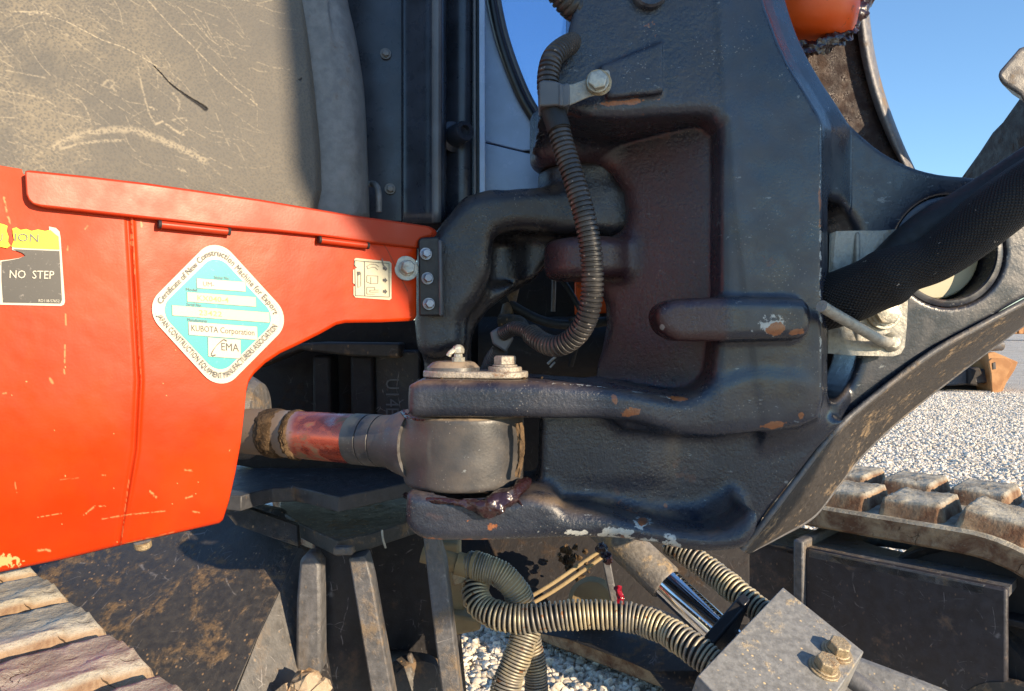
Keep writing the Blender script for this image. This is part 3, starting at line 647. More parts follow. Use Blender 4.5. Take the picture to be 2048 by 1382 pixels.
# lower door skin left of the black seal, window beyond it
seal = [(960,-330),(978,-60),(985,0),(997,60),(1010,105),(1027,152),(1048,200),(1072,240),(1095,275)]
prism('door_skin', [(950,-330)]+[(p[0]+3, p[1]) for p in seal]+[(1095,297),(1045,301),(1000,290),(970,282)], .90, .006, M['door'], house, bevel=.001)
prism('door_gap_backing', [(969,270),(1110,295),(1110,330),(969,300)], .908, .004, M['rubberband'], house, bevel=0)
prism('door_lower_skin', [(970,286),(1000,293),(1045,304),(1110,318),(1110,400),(971,400)], .90, .006, M['door'], house, bevel=.001)
tube('window_seal', [(p[0]-2, p[1], .893) for p in seal], .0062, M['rubberband'], house, n=12)
tube('window_trim', [(p[0]+10, p[1]-4, .896) for p in seal], .0042, M['panel2'], house, n=12)
prism('window_pane', [(962,-330)]+[(p[0]+5, p[1]) for p in seal]+[(1170,330),(1230,-330)], .904, .004, M['glass'], house, bevel=0)
prism('window_reflection_block', [(1051,322),(1062,322),(1064,338),(1086,345),(1086,378),(1060,375),(1058,350),(1052,346)], .898, .002, M['st_white'], house, bevel=0) if False else None

# swing post casting fixed to the house frame
vp = Vol((-.115,.76,.765), (.150,1.0,1.02), .0024)
P = vp.poly([(836,700),(836,482),(866,468),(888,440),(922,400),(945,386),(985,379),(1110,372),(1262,366),(1270,470),(1140,468),(1050,462),(1000,470),(988,500),(984,545),(972,575),(955,604),(932,640),(922,700)], .80, curve=12)
vp.a = vp.ext(P, .79, .885, .017)
vp.add(vp.ext(vp.poly([(960,440),(1110,455),(1098,520),(1068,556),(1020,582),(975,615),(940,660),(900,640),(940,520)], .84), .835, .90, .006), .016)
vp.add(vp.ext(vp.poly([(846,600),(936,610),(936,760),(848,760)], .84), .83, .92, .01), .01)
vp.add(vp.vcyl(1175, .845, .056, 346, 468), .012)
vp.sub(vp.vcyl(1010, .83, .020, 485, 560), .02)
vp.lumps(.0004); vp.mesh('swing_post', M['post'], house)
prism('cable_bracket', [(836,480),(842,475),(876,473),(881,478),(882,632),(838,632)], .772, .006, M['black'], house, bevel=.002)
prism('bracket_flange', [(876,478),(884,480),(885,632),(878,632)], .766, .02, M['panel2'], house, bevel=.002)
for p in ((851,508), (854,557), (857,608)): bolt(W(p[0], p[1], .771), (.35,-1,.05), .0048, .006, M['boltdk'], house, washer=1.35, spin=.1*p[1])
# frame seen through the gap under the cover
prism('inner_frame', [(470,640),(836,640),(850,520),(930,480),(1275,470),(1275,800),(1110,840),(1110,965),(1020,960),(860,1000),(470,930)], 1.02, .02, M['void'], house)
prism('inner_shelf', [(560,690),(640,684),(800,686),(800,716),(700,712),(600,700),(500,740),(500,730)], .96, .05, M['plate'], house, bevel=.003)
for a, b in ((624,660), (700,746)): prism('inner_rib', [(a,712),(b,712),(b+2,860),(a+2,860)], .97, .05, M['void'], house, bevel=.004)
prism('inner_rib', [(746,700),(842,700),(842,862),(750,862)], .985, .03, M['plate2'], house, bevel=.004)
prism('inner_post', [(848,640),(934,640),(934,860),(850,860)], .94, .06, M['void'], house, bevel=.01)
lathe('cylinder_mount', W(470,835,.86), (1,.0,0), [(-.1,.048),(.018,.048),(.03,.040),(.034,.02)], M['edgeplate'], house)
lathe('center_pipe', W(960,700,1.0), (1,-.02,.0), [(0,.045),(.22,.045)], M['void'], house)
prism('far_cover', [(1150,560),(1225,560),(1228,625),(1150,630)], 1.0, .01, M['orange2'], house)
tube('hose_end', [(1030,560,.93),(1018,610,.92),(1008,655,.91)], .008, M['plate'], house)
tube('drip_wire', [(1108,560,.94),(1107,600,.94),(1106,625,.94)], .0028, M['edgeplate'], house)
tube('cross_pipe', [(1000,640,.91),(1040,645,.90),(1048,665,.90)], .008, M['plate'], house)
# ---------------------------------------------------------------- lettering and stickers
def text_mesh(s, size=1.0, bold=0, sp=1.0):
    cu = bpy.data.curves.new('t', 'FONT'); cu.body = s; cu.size = size; cu.resolution_u = 2; cu.offset = bold/size*.8; cu.space_character = sp
    ob = bpy.data.objects.new('t', cu); col.objects.link(ob); bpy.context.view_layer.update()
    me = bpy.data.meshes.new_from_object(ob); bpy.data.objects.remove(ob)
    V = np.array([v.co[:2] for v in me.vertices]).reshape(-1, 2); Fc = [tuple(p.vertices) for p in me.polygons]
    bpy.data.meshes.remove(me); return V, Fc
def put(name, V, Fc, mp, mat, parent, th=0):
    P = [mp(x, y) for x, y in V]
    if th:
        n = len(P); off = Vector((0, th, 0)); return mesh_obj(name, P+[p+off for p in P], list(Fc)+[tuple(i+n for i in reversed(f)) for f in Fc], mat, parent, fix=False)
    return mesh_obj(name, P, Fc, mat, parent, fix=False)
def ring_faces(P, Q):
    n = len(P); return list(P)+list(Q), [(i, (i+1) % n, n+(i+1) % n, n+i) for i in range(n)]
def rdia(ex, ey, r, n=10):
    """rounded diamond outline, clockwise from the left corner over the top; ex, ey reach the rounded tips"""
    k = .4142; X, Y = ex+r*k, ey+r*k; out = []
    for (cx, cy, a0) in ((-X+r*1.4142, 0, 180), (0, Y-r*1.4142, 90), (X-r*1.4142, 0, 0), (0, -Y+r*1.4142, -90)):
        for i in range(n+1):
            a = R(a0+45-90*i/n); out.append((cx+r*math.cos(a), cy+r*math.sin(a)))
    return out
def layer(k): return .0014+.00035*k
def DMP(k):
    def f(x, y):
        u = 436+x-.03*y*1.0; v = 628.5+x*.075-y*1.045
        return W(u, v, cd(u, v)-layer(k)-.0002)
    return f
ST = mesh_obj('certificate_sticker', [DMP(0)(*p) for p in rdia(132, 132.5, 44)], [list(range(44))], M['st_white'], house, label='white and turquoise diamond certificate sticker')
o_, i_ = rdia(126, 126, 40), rdia(125.2, 125.2, 39.6); V, Fc = ring_faces(o_, i_); put('sticker_line', V, Fc, DMP(1), M['st_blue'], ST)
put('sticker_field', rdia(106, 105, 32), [list(range(44))], DMP(1), M['st_teal'], ST)
def rect(cx, cy, w, h): return [(cx-w/2, cy-h/2), (cx+w/2, cy-h/2), (cx+w/2, cy+h/2), (cx-w/2, cy+h/2)]
def sbox(cx, cy, w, h, mt='st_box'):
    put('sticker_box', rect(cx, cy, w+1.2, h+1.2), [(0,1,2,3)], DMP(2), M['st_grey'], ST); put('sticker_box', rect(cx, cy, w, h), [(0,1,2,3)], DMP(3), M[mt], ST)
def line(s, x, y, capw, mt, k=4, size=None, bold=0, parent=None, mp=None, sp=1):
    V, Fc = text_mesh(s, size, bold, sp); w = V[:, 0].max()-V[:, 0].min()
    V[:, 0] = (V[:, 0]-V[:, 0].min())*(capw/w if capw else 1)+x; V[:, 1] += y
    return put('lettering', V, Fc, mp or DMP(k), M[mt], parent or ST)
sbox(8, 56.5, 97, 18, 'st_white'); sbox(8, 29, 137, 18); sbox(5.5, 1, 194, 19); sbox(9, -31, 137, 25, 'st_white'); sbox(11, -64, 65, 36, 'st_white')
line('Sticker No.', -5, 68, 30, 'st_grey', size=8); line('UM-', -28, 52, 22, 'st_grey', size=13)
line('Model', -62, 41, 22, 'st_grey', size=8); line('KX040-4', -40, 24, 62, 'st_amber', size=14, bold=.35)
line('Serial No.', -62, 12.5, 30, 'st_grey', size=8); line('23422', -38, -4, 46, 'st_amber', size=14, bold=.35)
line('Manufacturer', -61, -17, 40, 'st_grey', size=8); line('KUBOTA Corporation', -54, -35.5, 126, 'st_ink', size=16.5, bold=.35)
line('EMA', 5, -68.5, 35, 'st_ink', size=21, bold=.3)
P = [(16,-50.5),(10,-48),(2,-54),(-6,-62),(-13,-72),(-16,-79),(-13,-80.5),(-7,-78)]
P = np.array(catmull(P, 2)); w = .4+1.0*np.abs(np.linspace(-1, 1, len(P))); T = np.gradient(P, axis=0); T /= np.linalg.norm(T, axis=1)[:, None]; N = np.c_[-T[:, 1], T[:, 0]]
V = list(P+N*w[:, None])+list(P-N*w[:, None]); n = len(P); put('sticker_logo_curve', V, [(i, i+1, n+i+1, n+i) for i in range(n-1)], DMP(4), M['st_ink'], ST)
def bend(s, path, size, start, length, mt, flip=False):
    P = np.array(path); sl = np.r_[0, np.cumsum(np.linalg.norm(np.diff(P, axis=0), axis=1))]; T = np.gradient(P, axis=0); T /= np.linalg.norm(T, axis=1)[:, None]
    V, Fc = text_mesh(s, size, .3); x = (V[:, 0]-V[:, 0].min())/(V[:, 0].max()-V[:, 0].min())*length+start
    px = np.interp(x, sl, P[:, 0]); py = np.interp(x, sl, P[:, 1]); tx = np.interp(x, sl, T[:, 0]); ty = np.interp(x, sl, T[:, 1]); l = np.hypot(tx, ty)
    y = V[:, 1]; put('lettering', np.c_[px-ty/l*y, py+tx/l*y], Fc, DMP(4), M[mt], ST)
full = rdia(112.5, 112.5, 35, 14); n4 = 15
top = full[7:n4*3-6]                      # left tip over the top to the right tip
def lin(P, st=1.0):
    P = np.array(P, float); s_ = np.r_[0, np.cumsum(np.linalg.norm(np.diff(P, axis=0), axis=1))]; t_ = np.linspace(0, s_[-1], int(s_[-1]/st))
    return np.c_[np.interp(t_, s_, P[:, 0]), np.interp(t_, s_, P[:, 1])]
Pt = lin(top); Lt = float(np.sum(np.linalg.norm(np.diff(np.array(Pt), axis=0), axis=1)))
bend('Certificate of New Construction Machine for Export', Pt, 16.5, Lt*.035, Lt*.93, 'st_ink')
full = rdia(122.5, 122.5, 38, 14); bot = full[7::-1]+full[:44:-1]+full[44:37:-1]
Pb = lin(bot); Lb = float(np.sum(np.linalg.norm(np.diff(np.array(Pb), axis=0), axis=1)))
bend('JAPAN CONSTRUCTION EQUIPMENT MANUFACTURERS ASSOCIATION', Pb, 16, Lb*.03, Lb*.94, 'st_ink')

def CP(k):
    return lambda u, v: W(u, v, cd(u, v)-layer(k))
def patch(name, pts, k, mt, parent): return mesh_obj(name, [CP(k)(*p) for p in pts], [list(range(len(pts)))], M[mt], parent)
CS = patch('caution_sticker', [(98,453),(112,456),(119,463),(121,474),(130,603),(128,609),(122,612),(-20,609),(-20,545),(1,530),(0,521),(20,519),(38,516),(52,511),(46,507),(40,503),(24,500),(24,490),(98,492)], 0, 'st_white', house)
CS['label'] = 'torn yellow and black caution sticker'
patch('yellow_band', [(-20,446),(0,447),(8,449),(15,452),(13,462),(17,473),(16,484),(21,491),(14,496),(4,494),(-20,494)], 1, 'st_yellow', CS)
patch('yellow_band', [(25,457),(33,455),(41,460),(53,458),(63,462),(76,459),(90,462),(101,460),(110,468),(117,473),(119,499),(70,497),(30,495),(23,493),(28,480),(26,468)], 1, 'st_yellow', CS)
patch('black_field', [(25,498),(119,502),(124,600),(121,607),(6,605),(3,560),(3,523),(22,520),(37,517),(51,511),(45,506)], 1, 'st_black', CS)
def lineC(s, u, v, w, mt, size, bold=0, k=3, slope=.045, parent=None):
    return line(s, 0, 0, w, mt, size=size, bold=bold, parent=parent or CS, mp=lambda x, y: CP(k)(u+x+y*.04, v-y+x*slope))
lineC('U', -9, 482, 14, 'st_grey', 22); lineC('ION', 29, 482, 48, 'st_grey', 23, .3)
lineC('NO  STEP', 19, 556, 89, 'st_white', 23, 1.3, slope=.02); lineC('RD118-57652', 77, 604, 42, 'st_white', 8, slope=.02)
SS = patch('lever_sticker', [(709,518),(712,516),(779,523),(783,527),(783,597),(779,600),(711,595),(707,590),(707,573),(712,571),(706,566),(706,540),(711,537),(714,535),(708,530)], 0, 'st_cream', house); SS['label'] = 'small cream latch instruction sticker'
def lines_px(segs, w, mt, parent, k=2):
    V = []; Fc = []
    for a, b in segs:
        a = np.array(a, float); b = np.array(b, float); t = (b-a)/np.linalg.norm(b-a); nn = np.array([-t[1], t[0]])*w/2; n = len(V)
        V += [CP(k)(*(a+nn)), CP(k)(*(b+nn)), CP(k)(*(b-nn)), CP(k)(*(a-nn))]; Fc.append((n, n+1, n+2, n+3))
    return mesh_obj('print_lines', V, Fc, M[mt], parent)
lines_px([((710,521),(778,527)),((778,527),(779,594)),((711,591),(779,594)),((710,521),(711,591)),((729,523),(730,592))], 1.0, 'st_ink', SS)
lines_px([((734,532),(742,528)),((742,528),(752,529)),((752,529),(758,534)),((736,538),(744,534)),((744,534),(751,535)),((751,535),(756,540)),((734,532),(736,538)),((734,551),(756,552)),((734,551),(734,564)),((734,564),(742,567)),((742,567),(756,567)),((756,552),(756,567)),((742,554),(742,566)),
  ((734,574),(734,588)),((734,574),(750,575)),((750,575),(750,580)),((740,580),(758,580)),((740,584),(758,584)),((734,588),(750,588)),((740,580),(740,584)),((716,545),(716,575)),((722,545),(722,572)),((716,575),(722,572))], .8, 'st_grey', SS)
for v in (536.5, 560, 582.5): patch('arrow_print', [(766,v-2.5),(770,v-2),(770,v-5),(775,v+.8),(770,v+6),(770,v+3),(766,v+2.6)], 2, 'st_ink', SS)
patch('arrow_print', [(714,543),(721,543),(720,550),(715,551)], 2, 'st_ink', SS)
lines_px([((764,517),(767,530)),((767,530),(774,540))], 2.2, 'st_grey', SS, 3)

# ---------------------------------------------------------------- swing bracket
br = thing('swing_bracket', 'large dark cast swing bracket carrying the boom, chipped and dusty, right of the orange cover', 'swing bracket', W(1250, 1080, .72))
vb_ = Vol((-.118,.622,.606), (.545,.925,1.165), .0021)
main = vb_.poly([(1150,-90),(1150,-20),(1142,40),(1130,88),(1112,130),(1100,165),(1088,205),(1072,245),(1085,225),(1142,218),(1208,249),(1255,293),(1284,343),(1289,387),(1282,426),(1259,455),(1224,477),(1216,515),(1226,562),(1243,599),(1246,648),(1233,709),(1206,762),(1200,800),(1250,858),(1420,872),(1500,864),(1600,850),(1634,835),(1642,800),(1643,250),(1634,226),(1612,190),(1575,130),(1550,75),(1530,20),(1512,-40),(1505,-90)], .68)
vb_.a = vb_.ext(main, .678, .80, .0045)
# upper right edge: broad bevel up to the rear web
web2 = vb_.poly([(1400,-90),(1552,-90),(1562,-20),(1585,60),(1618,130),(1655,190),(1700,245),(1760,297),(1820,330),(1880,347),(1955,355),(1985,368),(2130,400),(2130,560),(2050,597),(1960,650),(1870,700),(1780,766),(1700,832),(1640,885),(1500,860)], .73, curve=14)
yw2 = np.minimum(.732, .678+1.2*np.clip(main+.002, 0, .021)+.9*np.clip(main-.019, 0, 1)).astype(np.float32)
vb_.add(vb_.ext(web2, yw2, .80, .003), .006)
# recess floor falls away towards the swing pin
xr = ((1441-1024)/F*.68); fl = .714+.080*np.clip((xr-vb_.x)/.10, 0, 1)**1.15; fl = np.repeat(fl[:, None], len(vb_.z), 1)
rec = vb_.poly([(1050,262),(1120,245),(1190,238),(1260,236),(1330,231),(1395,228),(1424,233),(1438,250),(1442,280),(1441,520),(1440,600),(1432,700),(1424,752),(1404,778),(1370,790),(1300,786),(1220,772),(1150,760),(1000,760),(1000,262)], .68, curve=14)
vb_.sub(vb_.ext(rec, .5, fl.astype(np.float32), .003), .012)
# swing pin bosses
vb_.add(vb_.vcyl(1166, .835, .060, 225, 342, .012), .02)
vb_.add(vb_.vcyl(1185, .80, .052, 482, 560, .012), .016)
# pad under the hose clip
pad = vb_.poly([(1196,140),(1321,90),(1322,190),(1305,194),(1212,203)], .68); vb_.add(vb_.ext(pad, .669, .70, .0012), .003)
low = vb_.poly([(1090,215),(1205,207),(1330,197),(1345,228),(1250,250),(1120,262)], .68)
# stop lug
lug = vb_.poly([(1312,636),(1316,616),(1334,602),(1362,597),(1480,594),(1590,596),(1612,602),(1622,622),(1620,660),(1604,676),(1570,680),(1380,683),(1345,678),(1322,662)], .655, curve=10)
vb_.add(vb_.ext(lug, .650, .70, .009), .006)
# upper fork arm
arm = vb_.poly([(814,790),(816,772),(836,762),(900,761),(1050,762),(1120,766),(1190,771),(1260,782),(1330,797),(1380,806),(1420,797),(1450,775),(1500,752),(1560,745),(1640,760),(1650,800),(1630,836),(1590,852),(1520,862),(1450,870),(1390,872),(1330,864),(1275,846),(1220,839),(1150,838),(900,836),(822,835),(814,825)], .652, curve=12)
y0 = np.repeat((.650+.030*np.clip((vb_.x-.09)/.09, 0, 1)**1.3)[:, None], len(vb_.z), 1).astype(np.float32)
vb_.add(vb_.ext(arm, y0, .775, .010), .013)
# lower fork arm
arm2 = vb_.poly([(812,1050),(812,990),(820,985),(1000,997),(1060,990),(1130,1002),(1220,1018),(1310,1038),(1390,1050),(1440,1046),(1478,1022),(1500,1010),(1520,1040),(1496,1092),(1440,1104),(1380,1102),(1310,1090),(1250,1080),(1180,1077),(1000,1082),(880,1083),(838,1076)], .652, curve=12)
vb_.add(vb_.ext(arm2, .648, .775, .011), .012)
# web between the arms
web = vb_.poly([(1084,836),(1640,832),(1690,842),(1640,892),(1596,952),(1545,1020),(1498,1094),(1300,1080),(1050,1060),(1060,1005),(1080,965)], .70)
yw = .700+.010*np.clip((vb_.x-.13)/.03, 0, 1)-.012*np.clip((vb_.x-.19)/.10, 0, 1)
vb_.add(vb_.ext(web, np.repeat(yw[:, None], len(vb_.z), 1).astype(np.float32), .765, .006), .013)
dish = vb_.poly([(1130,992),(1200,998),(1300,1022),(1400,1034),(1450,1020),(1462,1000),(1440,985),(1380,980),(1250,985)], .69, curve=10)
vb_.sub(vb_.ext(dish, .5, .694, .004), .02)
# slot behind the band, hose passage, boom pin bore
vb_.sub(vb_.ext(vb_.poly([(1545,420),(1655,405),(1690,412),(1722,450),(1735,520),(1738,640),(1730,720),(1705,775),(1668,800),(1640,790),(1545,740)], .72, curve=14), .702, 1.2, .006), .010)
bx = (1902-1024)/F*.73; bz = CAMZ+(VH-502)/F*.73
rr_ = np.hypot(vb_.X2-bx, vb_.Z2-bz).astype(np.float32)
vb_.sub(vb_.ext(rr_-.056, .5, .738, .002), .002)
vb_.sub(vb_.ext(rr_-.0485, .5, .775, .001), .002)
vb_.sub(vb_.vcyl(928, .715, .0615, 833, 992, .001), .0)
vb_.lumps(.00010, 5)
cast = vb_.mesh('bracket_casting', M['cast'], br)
def wear_spots(o, spots, band=None):
    me = o.data; n = len(me.vertices); co = np.zeros(n*3, np.float32); me.vertices.foreach_get('co', co); co = co.reshape(-1, 3)
    u = 1024+co[:, 0]/co[:, 1]*F; v = VH-(co[:, 2]-CAMZ)/co[:, 1]*F; A = np.zeros((n, 4), np.float32); A[:, 3] = 1
    wob = fbm(u+500, v+500, 26, 4); fr = co[:, 1] < .76
    for (x, y, rx, ry, ch, s, ang) in spots:
        c, sn = math.cos(R(ang)), math.sin(R(ang)); a = ((u-x)*c+(v-y)*sn)/rx; b = (-(u-x)*sn+(v-y)*c)/ry
        A[:, ch] = np.maximum(A[:, ch], np.clip(1.25-(a*a+b*b)**.5-(wob-.5)*1.3, 0, 1)*s*fr)
    for (pts, w, ch, s) in (band or []):
        dd, t = seg_dist(u, v, pts); A[:, ch] = np.maximum(A[:, ch], np.clip(1.2-dd/w-(wob-.5)*2.2, 0, 1)*s*fr)
    at = me.attributes.new('wear', 'FLOAT_COLOR', 'POINT'); at.data.foreach_set('color', A.ravel())
wear_spots(cast, [(1540,652,52,26,0,1,-8),(1548,656,38,19,1,1.2,-8),(1592,664,22,10,1,1.2,0),(1330,618,8,6,0,1,0),(1324,654,8,8,0,1,0),(1228,797,9,16,1,1.2,-20),(1262,824,26,11,1,.95,-10),
  (1358,797,26,6,1,1.1,8),(1545,850,40,8,1,1.1,-8),(1602,832,8,16,1,1.1,10),(1285,1046,14,12,1,.95,0),(1285,1052,26,20,0,.75,0),(1160,1066,40,10,0,.7,0),(1240,1064,50,12,0,.8,5),(1330,1010,9,10,1,.8,0),(1340,1075,30,9,0,.6,20),
  (940,1042,20,12,1,.7,0),(985,1050,16,14,1,.75,0),(880,1035,20,8,1,.5,0),(1250,205,70,7,1,1.0,-5),(1330,1095,20,4,1,.7,0),(1640,420,6,60,1,.75,0),(1640,900,24,10,1,.9,-50),(1600,960,26,9,1,.8,-50),(1700,842,20,8,1,.9,-40),
  (1095,1000,60,10,2,.55,8),(1300,1020,70,8,2,.4,8),(1345,900,20,45,2,.28,0),(1205,1000,50,8,2,.4,5),(850,1005,30,5,1,.6,0),(1300,60,30,30,1,.55,0),(1810,700,30,5,1,.6,-32)],
  [([(830,1078),(1000,1082),(1180,1078),(1300,1090),(1380,1103),(1440,1105),(1495,1094)], 6, 1, .75),([(1180,1068),(1290,1078),(1360,1092)], 12, 0, .62),([(1060,764),(1190,772),(1300,788),(1370,803)], 4, 0, .55),
   ([(1500,1085),(1560,1010),(1640,900),(1700,838),(1780,770)], 6, 1, .7),([(1641,250),(1641,560),(1641,800)], 3.5, 0, .55),([(870,838),(1030,838)], 4, 2, .6),([(820,764),(1050,763)], 5, 2, .5)])
# flange running along the underside
L1 = [(1484,1100,.708),(1530,1042,.706),(1600,950,.708),(1650,884,.712),(1700,832,.724),(1780,767,.726),(1870,701,.728),(1960,651,.73),(2070,592,.735)]
L2 = [(1500,1098,.76),(1562,1066,.78),(1624,1030,.80),(1668,975,.81),(1724,905,.82),(1800,833,.83),(1864,782,.83),(1945,720,.83),(2070,628,.83)]
Lm = [tuple((np.array(a)*.5+np.array(b)*.5)+np.array((3, 4, .008))) for a, b in zip(L1, L2)]
sheet('underside_flange', [L1, Lm, L2], M['flange'], br, th=.006, cu=10, cv=8)
tube('flange_edge', [(p[0], p[1], p[2]-.002) for p in L1], .0028, M['edgeplate'], br, n=10)
tube('flange_edge', L2, .004, M['edgeplate'], br, n=10)
# far side plate with its pale rim
fp = [(1440,-100),(1727,-100),(1729,0),(1738,80),(1752,150),(1772,215),(1800,285),(1826,345),(1840,430),(1500,520),(1440,300)]
prism('far_side_plate', fp, .90, .03, M['farplate'], br, bevel=.008, seg=4, curve=18)
rim = [(1716,-100),(1718,0),(1727,82),(1741,152),(1761,218),(1788,288),(1816,348)]
sheet('far_side_rim', [[(u-9+min(8,max(0,(v-250)*.08)), v, .892) for u, v in rim], [(u+3, v, .886) for u, v in rim], [(u+13, v, .892) for u, v in rim], [(u+17, v, .91) for u, v in rim]], M['rim'], br, th=.002, cu=8, cv=5)
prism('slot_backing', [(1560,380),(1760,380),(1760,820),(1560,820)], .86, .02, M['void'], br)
solid('casting_top', [(.060, .684, 1.150), (.221, .684, 1.150), (.214, .69, 1.26), (.165, .69, 1.36), (.110, .69, 1.36), (.072, .69, 1.26)], (0, .108, 0), M['ear'], br, bevel=.006)
# boom pin seen inside the bore
pc = Vector((bx, .76, bz)); lathe('boom_pin', pc, (0,-1,0), [(-.05,.046),(0,.046),(.0015,.0445)], M['mudpin'] if 'mudpin' in M else M['st_cream'], br, n=64)
lathe('bore_ring', Vector((bx, .737, bz)), (0,-1,0), [(-.004,.0548),(.0022,.0548),(.003,.0535),(.003,.049),(.0015,.0478),(-.004,.0476)], M['ear'], br, n=72, caps=False)
# raised casting letters
def cast_text(s, u, v, size, d, mat, parent, ang=0, th=.0018, wscale=1, slope=0):
    V, Fc = text_mesh(s, size, size*.02); c, sn = math.cos(R(ang)), math.sin(R(ang))
    P = [((u+(x*wscale*c-y*sn)), (v-(x*wscale*sn+y*c)+slope*x)) for x, y in V]
    return put('casting_letters', P, Fc, lambda a, b: W(a, b, d), mat, parent, th=.004)
cast_text('RT38', 1648, 362, 26, .7235, M['ear'], br, wscale=.55, slope=.25)
cast_text('U14E', 772, 756, 38, .9815, M['panel2'], house, ang=-90, wscale=.9)
# pin retainer on the upper fork arm
z0 = CAMZ+(VH-761)/F*.652+.0003; c1 = (-.0565, .702); c2 = (-.0075, .690)
out = []
for i in range(25):
    a = R(100+i*180/24-4); out.append((c1[0]+.0275*math.cos(a), c1[1]+.0275*math.sin(a)))
for i in range(25):
    a = R(-80+i*180/24-4+2); out.append((c2[0]+.0225*math.cos(a), c2[1]+.0225*math.sin(a)))
solid('pin_retainer_plate', [(x, y, z0) for x, y in out], (0, 0, .0062), M['retainer'], br, bevel=.0012)
lathe('pin_cap', (c1[0]+.001, c1[1], z0+.0062), (0,0,1), [(0,.0255),(.003,.0252),(.0075,.020),(.0085,.017)], M['boss'], br, n=48)
lathe('grease_fitting', (c1[0]+.006, c1[1]-.006, z0+.0142), (0,0,1), [(0,.0062),(.0045,.0062),(.005,.0042),(.0075,.0038),(.0085,.0055),(.012,.0058),(.0150,.0045),(.0165,.002)], M['zinc'], br, n=6)
gb = [W(908,700,.69), W(900,706,.688), W(897,712,.688)]; V, Fc = sweep_data(catmull([tuple(p) for p in gb], .001), lambda i: .0024, 8); smooth_angle(mesh_obj('grease_crumb', V, Fc, M['zinc'], br))
bolt((c2[0]+.001, c2[1]-.001, z0+.0062), (0,0,1), .0105, .0100, M['retainer'], br, washer=1.5, spin=.2, wth=.0042)
# pin retainer rust wire
# hose clip on the plate
prism('clip_bracket', [(1134,169),(1150,166),(1176,156),(1188,144),(1216,139),(1220,143),(1221,178),(1216,184),(1180,193),(1136,212)], .655, .0022, M['galv'], br, bevel=.0008)
lathe('washer', W(1197,166,.6545), (.05,-1,0), [(0,.0115),(.0018,.0115),(.0019,.0095),(.0034,.0095)], M['gold'], br, n=36)
bolt(W(1195,166,.6512), (-.08,-1,.04), .0088, .0075, M['zinc'], br, washer=1.05, spin=.25)
lathe('pin_head', W(1298,-14,.678), (0,-1,0), [(0,.0165),(.008,.0165),(.010,.0145)], M['ear'], br, n=40)
# guard plate over the slot, with bolt and hook bar
prism('hose_guard_plate', [(1662,466),(1672,462),(1720,461),(1760,461),(1798,458),(1812,463),(1818,478),(1817,580),(1814,650),(1810,694),(1802,708),(1786,713),(1700,711),(1655,707),(1658,600)], lambda u, v: .716 if u > 1715 else .716-.012*min(1, (1715-u)/14)**2+.04*max(0, (1690-u)/50)**2, .003, M['galv'], br, bevel=.001)
prism('guard_plate_fold', [(1712,464),(1722,463),(1724,707),(1712,707)], .7105, .006, M['galv'], br, bevel=.0025, seg=4)
bolt(W(1768,624,.7145), (-.02,-1,0), .0125, .0075, M['zinc'], br, washer=1.35, spin=0)
tube('hook_bar', [(1643,612,.640),(1664,625,.650),(1710,651,.672),(1750,674,.690),(1772,684,.702),(1784,684,.714)], .0052, M['galv'], br, n=18)
lathe('weld_bead', W(1784,684,.712), (0,-1,0), [(0,.0095),(.0035,.008),(.006,.005)], M['zinc'], br, n=20)

# ---------------------------------------------------------------- swing cylinder
sc_ = thing('swing_cylinder', 'swing cylinder rod with muddy chrome and a round grey rod end between the fork arms', 'hydraulic cylinder', W(928, 990, .715))
a0, a1 = W(440,858,.845), W(800,884,.722)
ax = (a1-a0).normalized(); L = (a1-a0).length
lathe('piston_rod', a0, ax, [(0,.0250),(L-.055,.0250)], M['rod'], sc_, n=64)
lathe('rod_collar', a0+ax*(L-.056), ax, [(0,.0252),(.0005,.0256),(.018,.0256),(.0185,.0246),(.0195,.0246),(.020,.0256),(.034,.0256),(.0345,.0247),(.0355,.0247),(.036,.0256),(.046,.026),(.060,.031),(.08,.036)], M['rodc'] if 'rodc' in M else M['boss'], sc_, n=64)
v3 = Vol((-.130,.645,.655), (.02,.79,.752), .0017)
zc = W(928, 912, .66)
v3.a = v3.vcyl(928, .715, .0575, 0, 2000, .002)
q = np.sqrt((v3.x[:, None]+.0464)**2+(v3.y[None, :]-.715)**2).astype(np.float32)[:, :, None]-.0575+.004
zt, zb = CAMZ+(VH-838)/F*.657, CAMZ+(VH-990)/F*.657
w = np.maximum(zb-v3.z, v3.z-zt).astype(np.float32)[None, None, :]+.004
v3.a = np.minimum(np.maximum(q, w), 0)+np.sqrt(np.maximum(q, 0)**2+np.maximum(w, 0)**2)-.004
# neck towards the rod
rel = np.stack(np.meshgrid(v3.x-a1.x, v3.y-a1.y, v3.z-a1.z, indexing='ij'), -1); al = rel@np.array(ax); rad = np.sqrt(np.maximum((rel**2).sum(-1)-al**2, 0))
v3.add(np.maximum(rad-(.028+.004*np.clip(al/.02, 0, 1)), np.maximum(-.002-al, al-.055)).astype(np.float32), .006)
v3.lumps(.00015, 9); v3.mesh('rod_end', M['boss'], sc_)
def lumpy(name, pts, radf, mat, parent, n=14, amp=.3, step=.0015, label=None, seed=1):
    P, t = resample(pathW(pts, .002), step); m = len(P); r = np.random.default_rng(seed); ph = r.random(8)*6
    def sq(i, a): return 1+amp*2.2*(float(fbm(i*step*1000+seed*37+9*math.cos(a)*2+200, 9*math.sin(a)*2+300, 7, seed+40, 3))-.5)+amp*.3*math.sin(i*.05+ph[0])
    V, Fc = sweep_data(P, lambda i: radf(i/(m-1)), n, squash=sq); return smooth_angle(mesh_obj(name, V, Fc, mat, parent, label=label), 60)
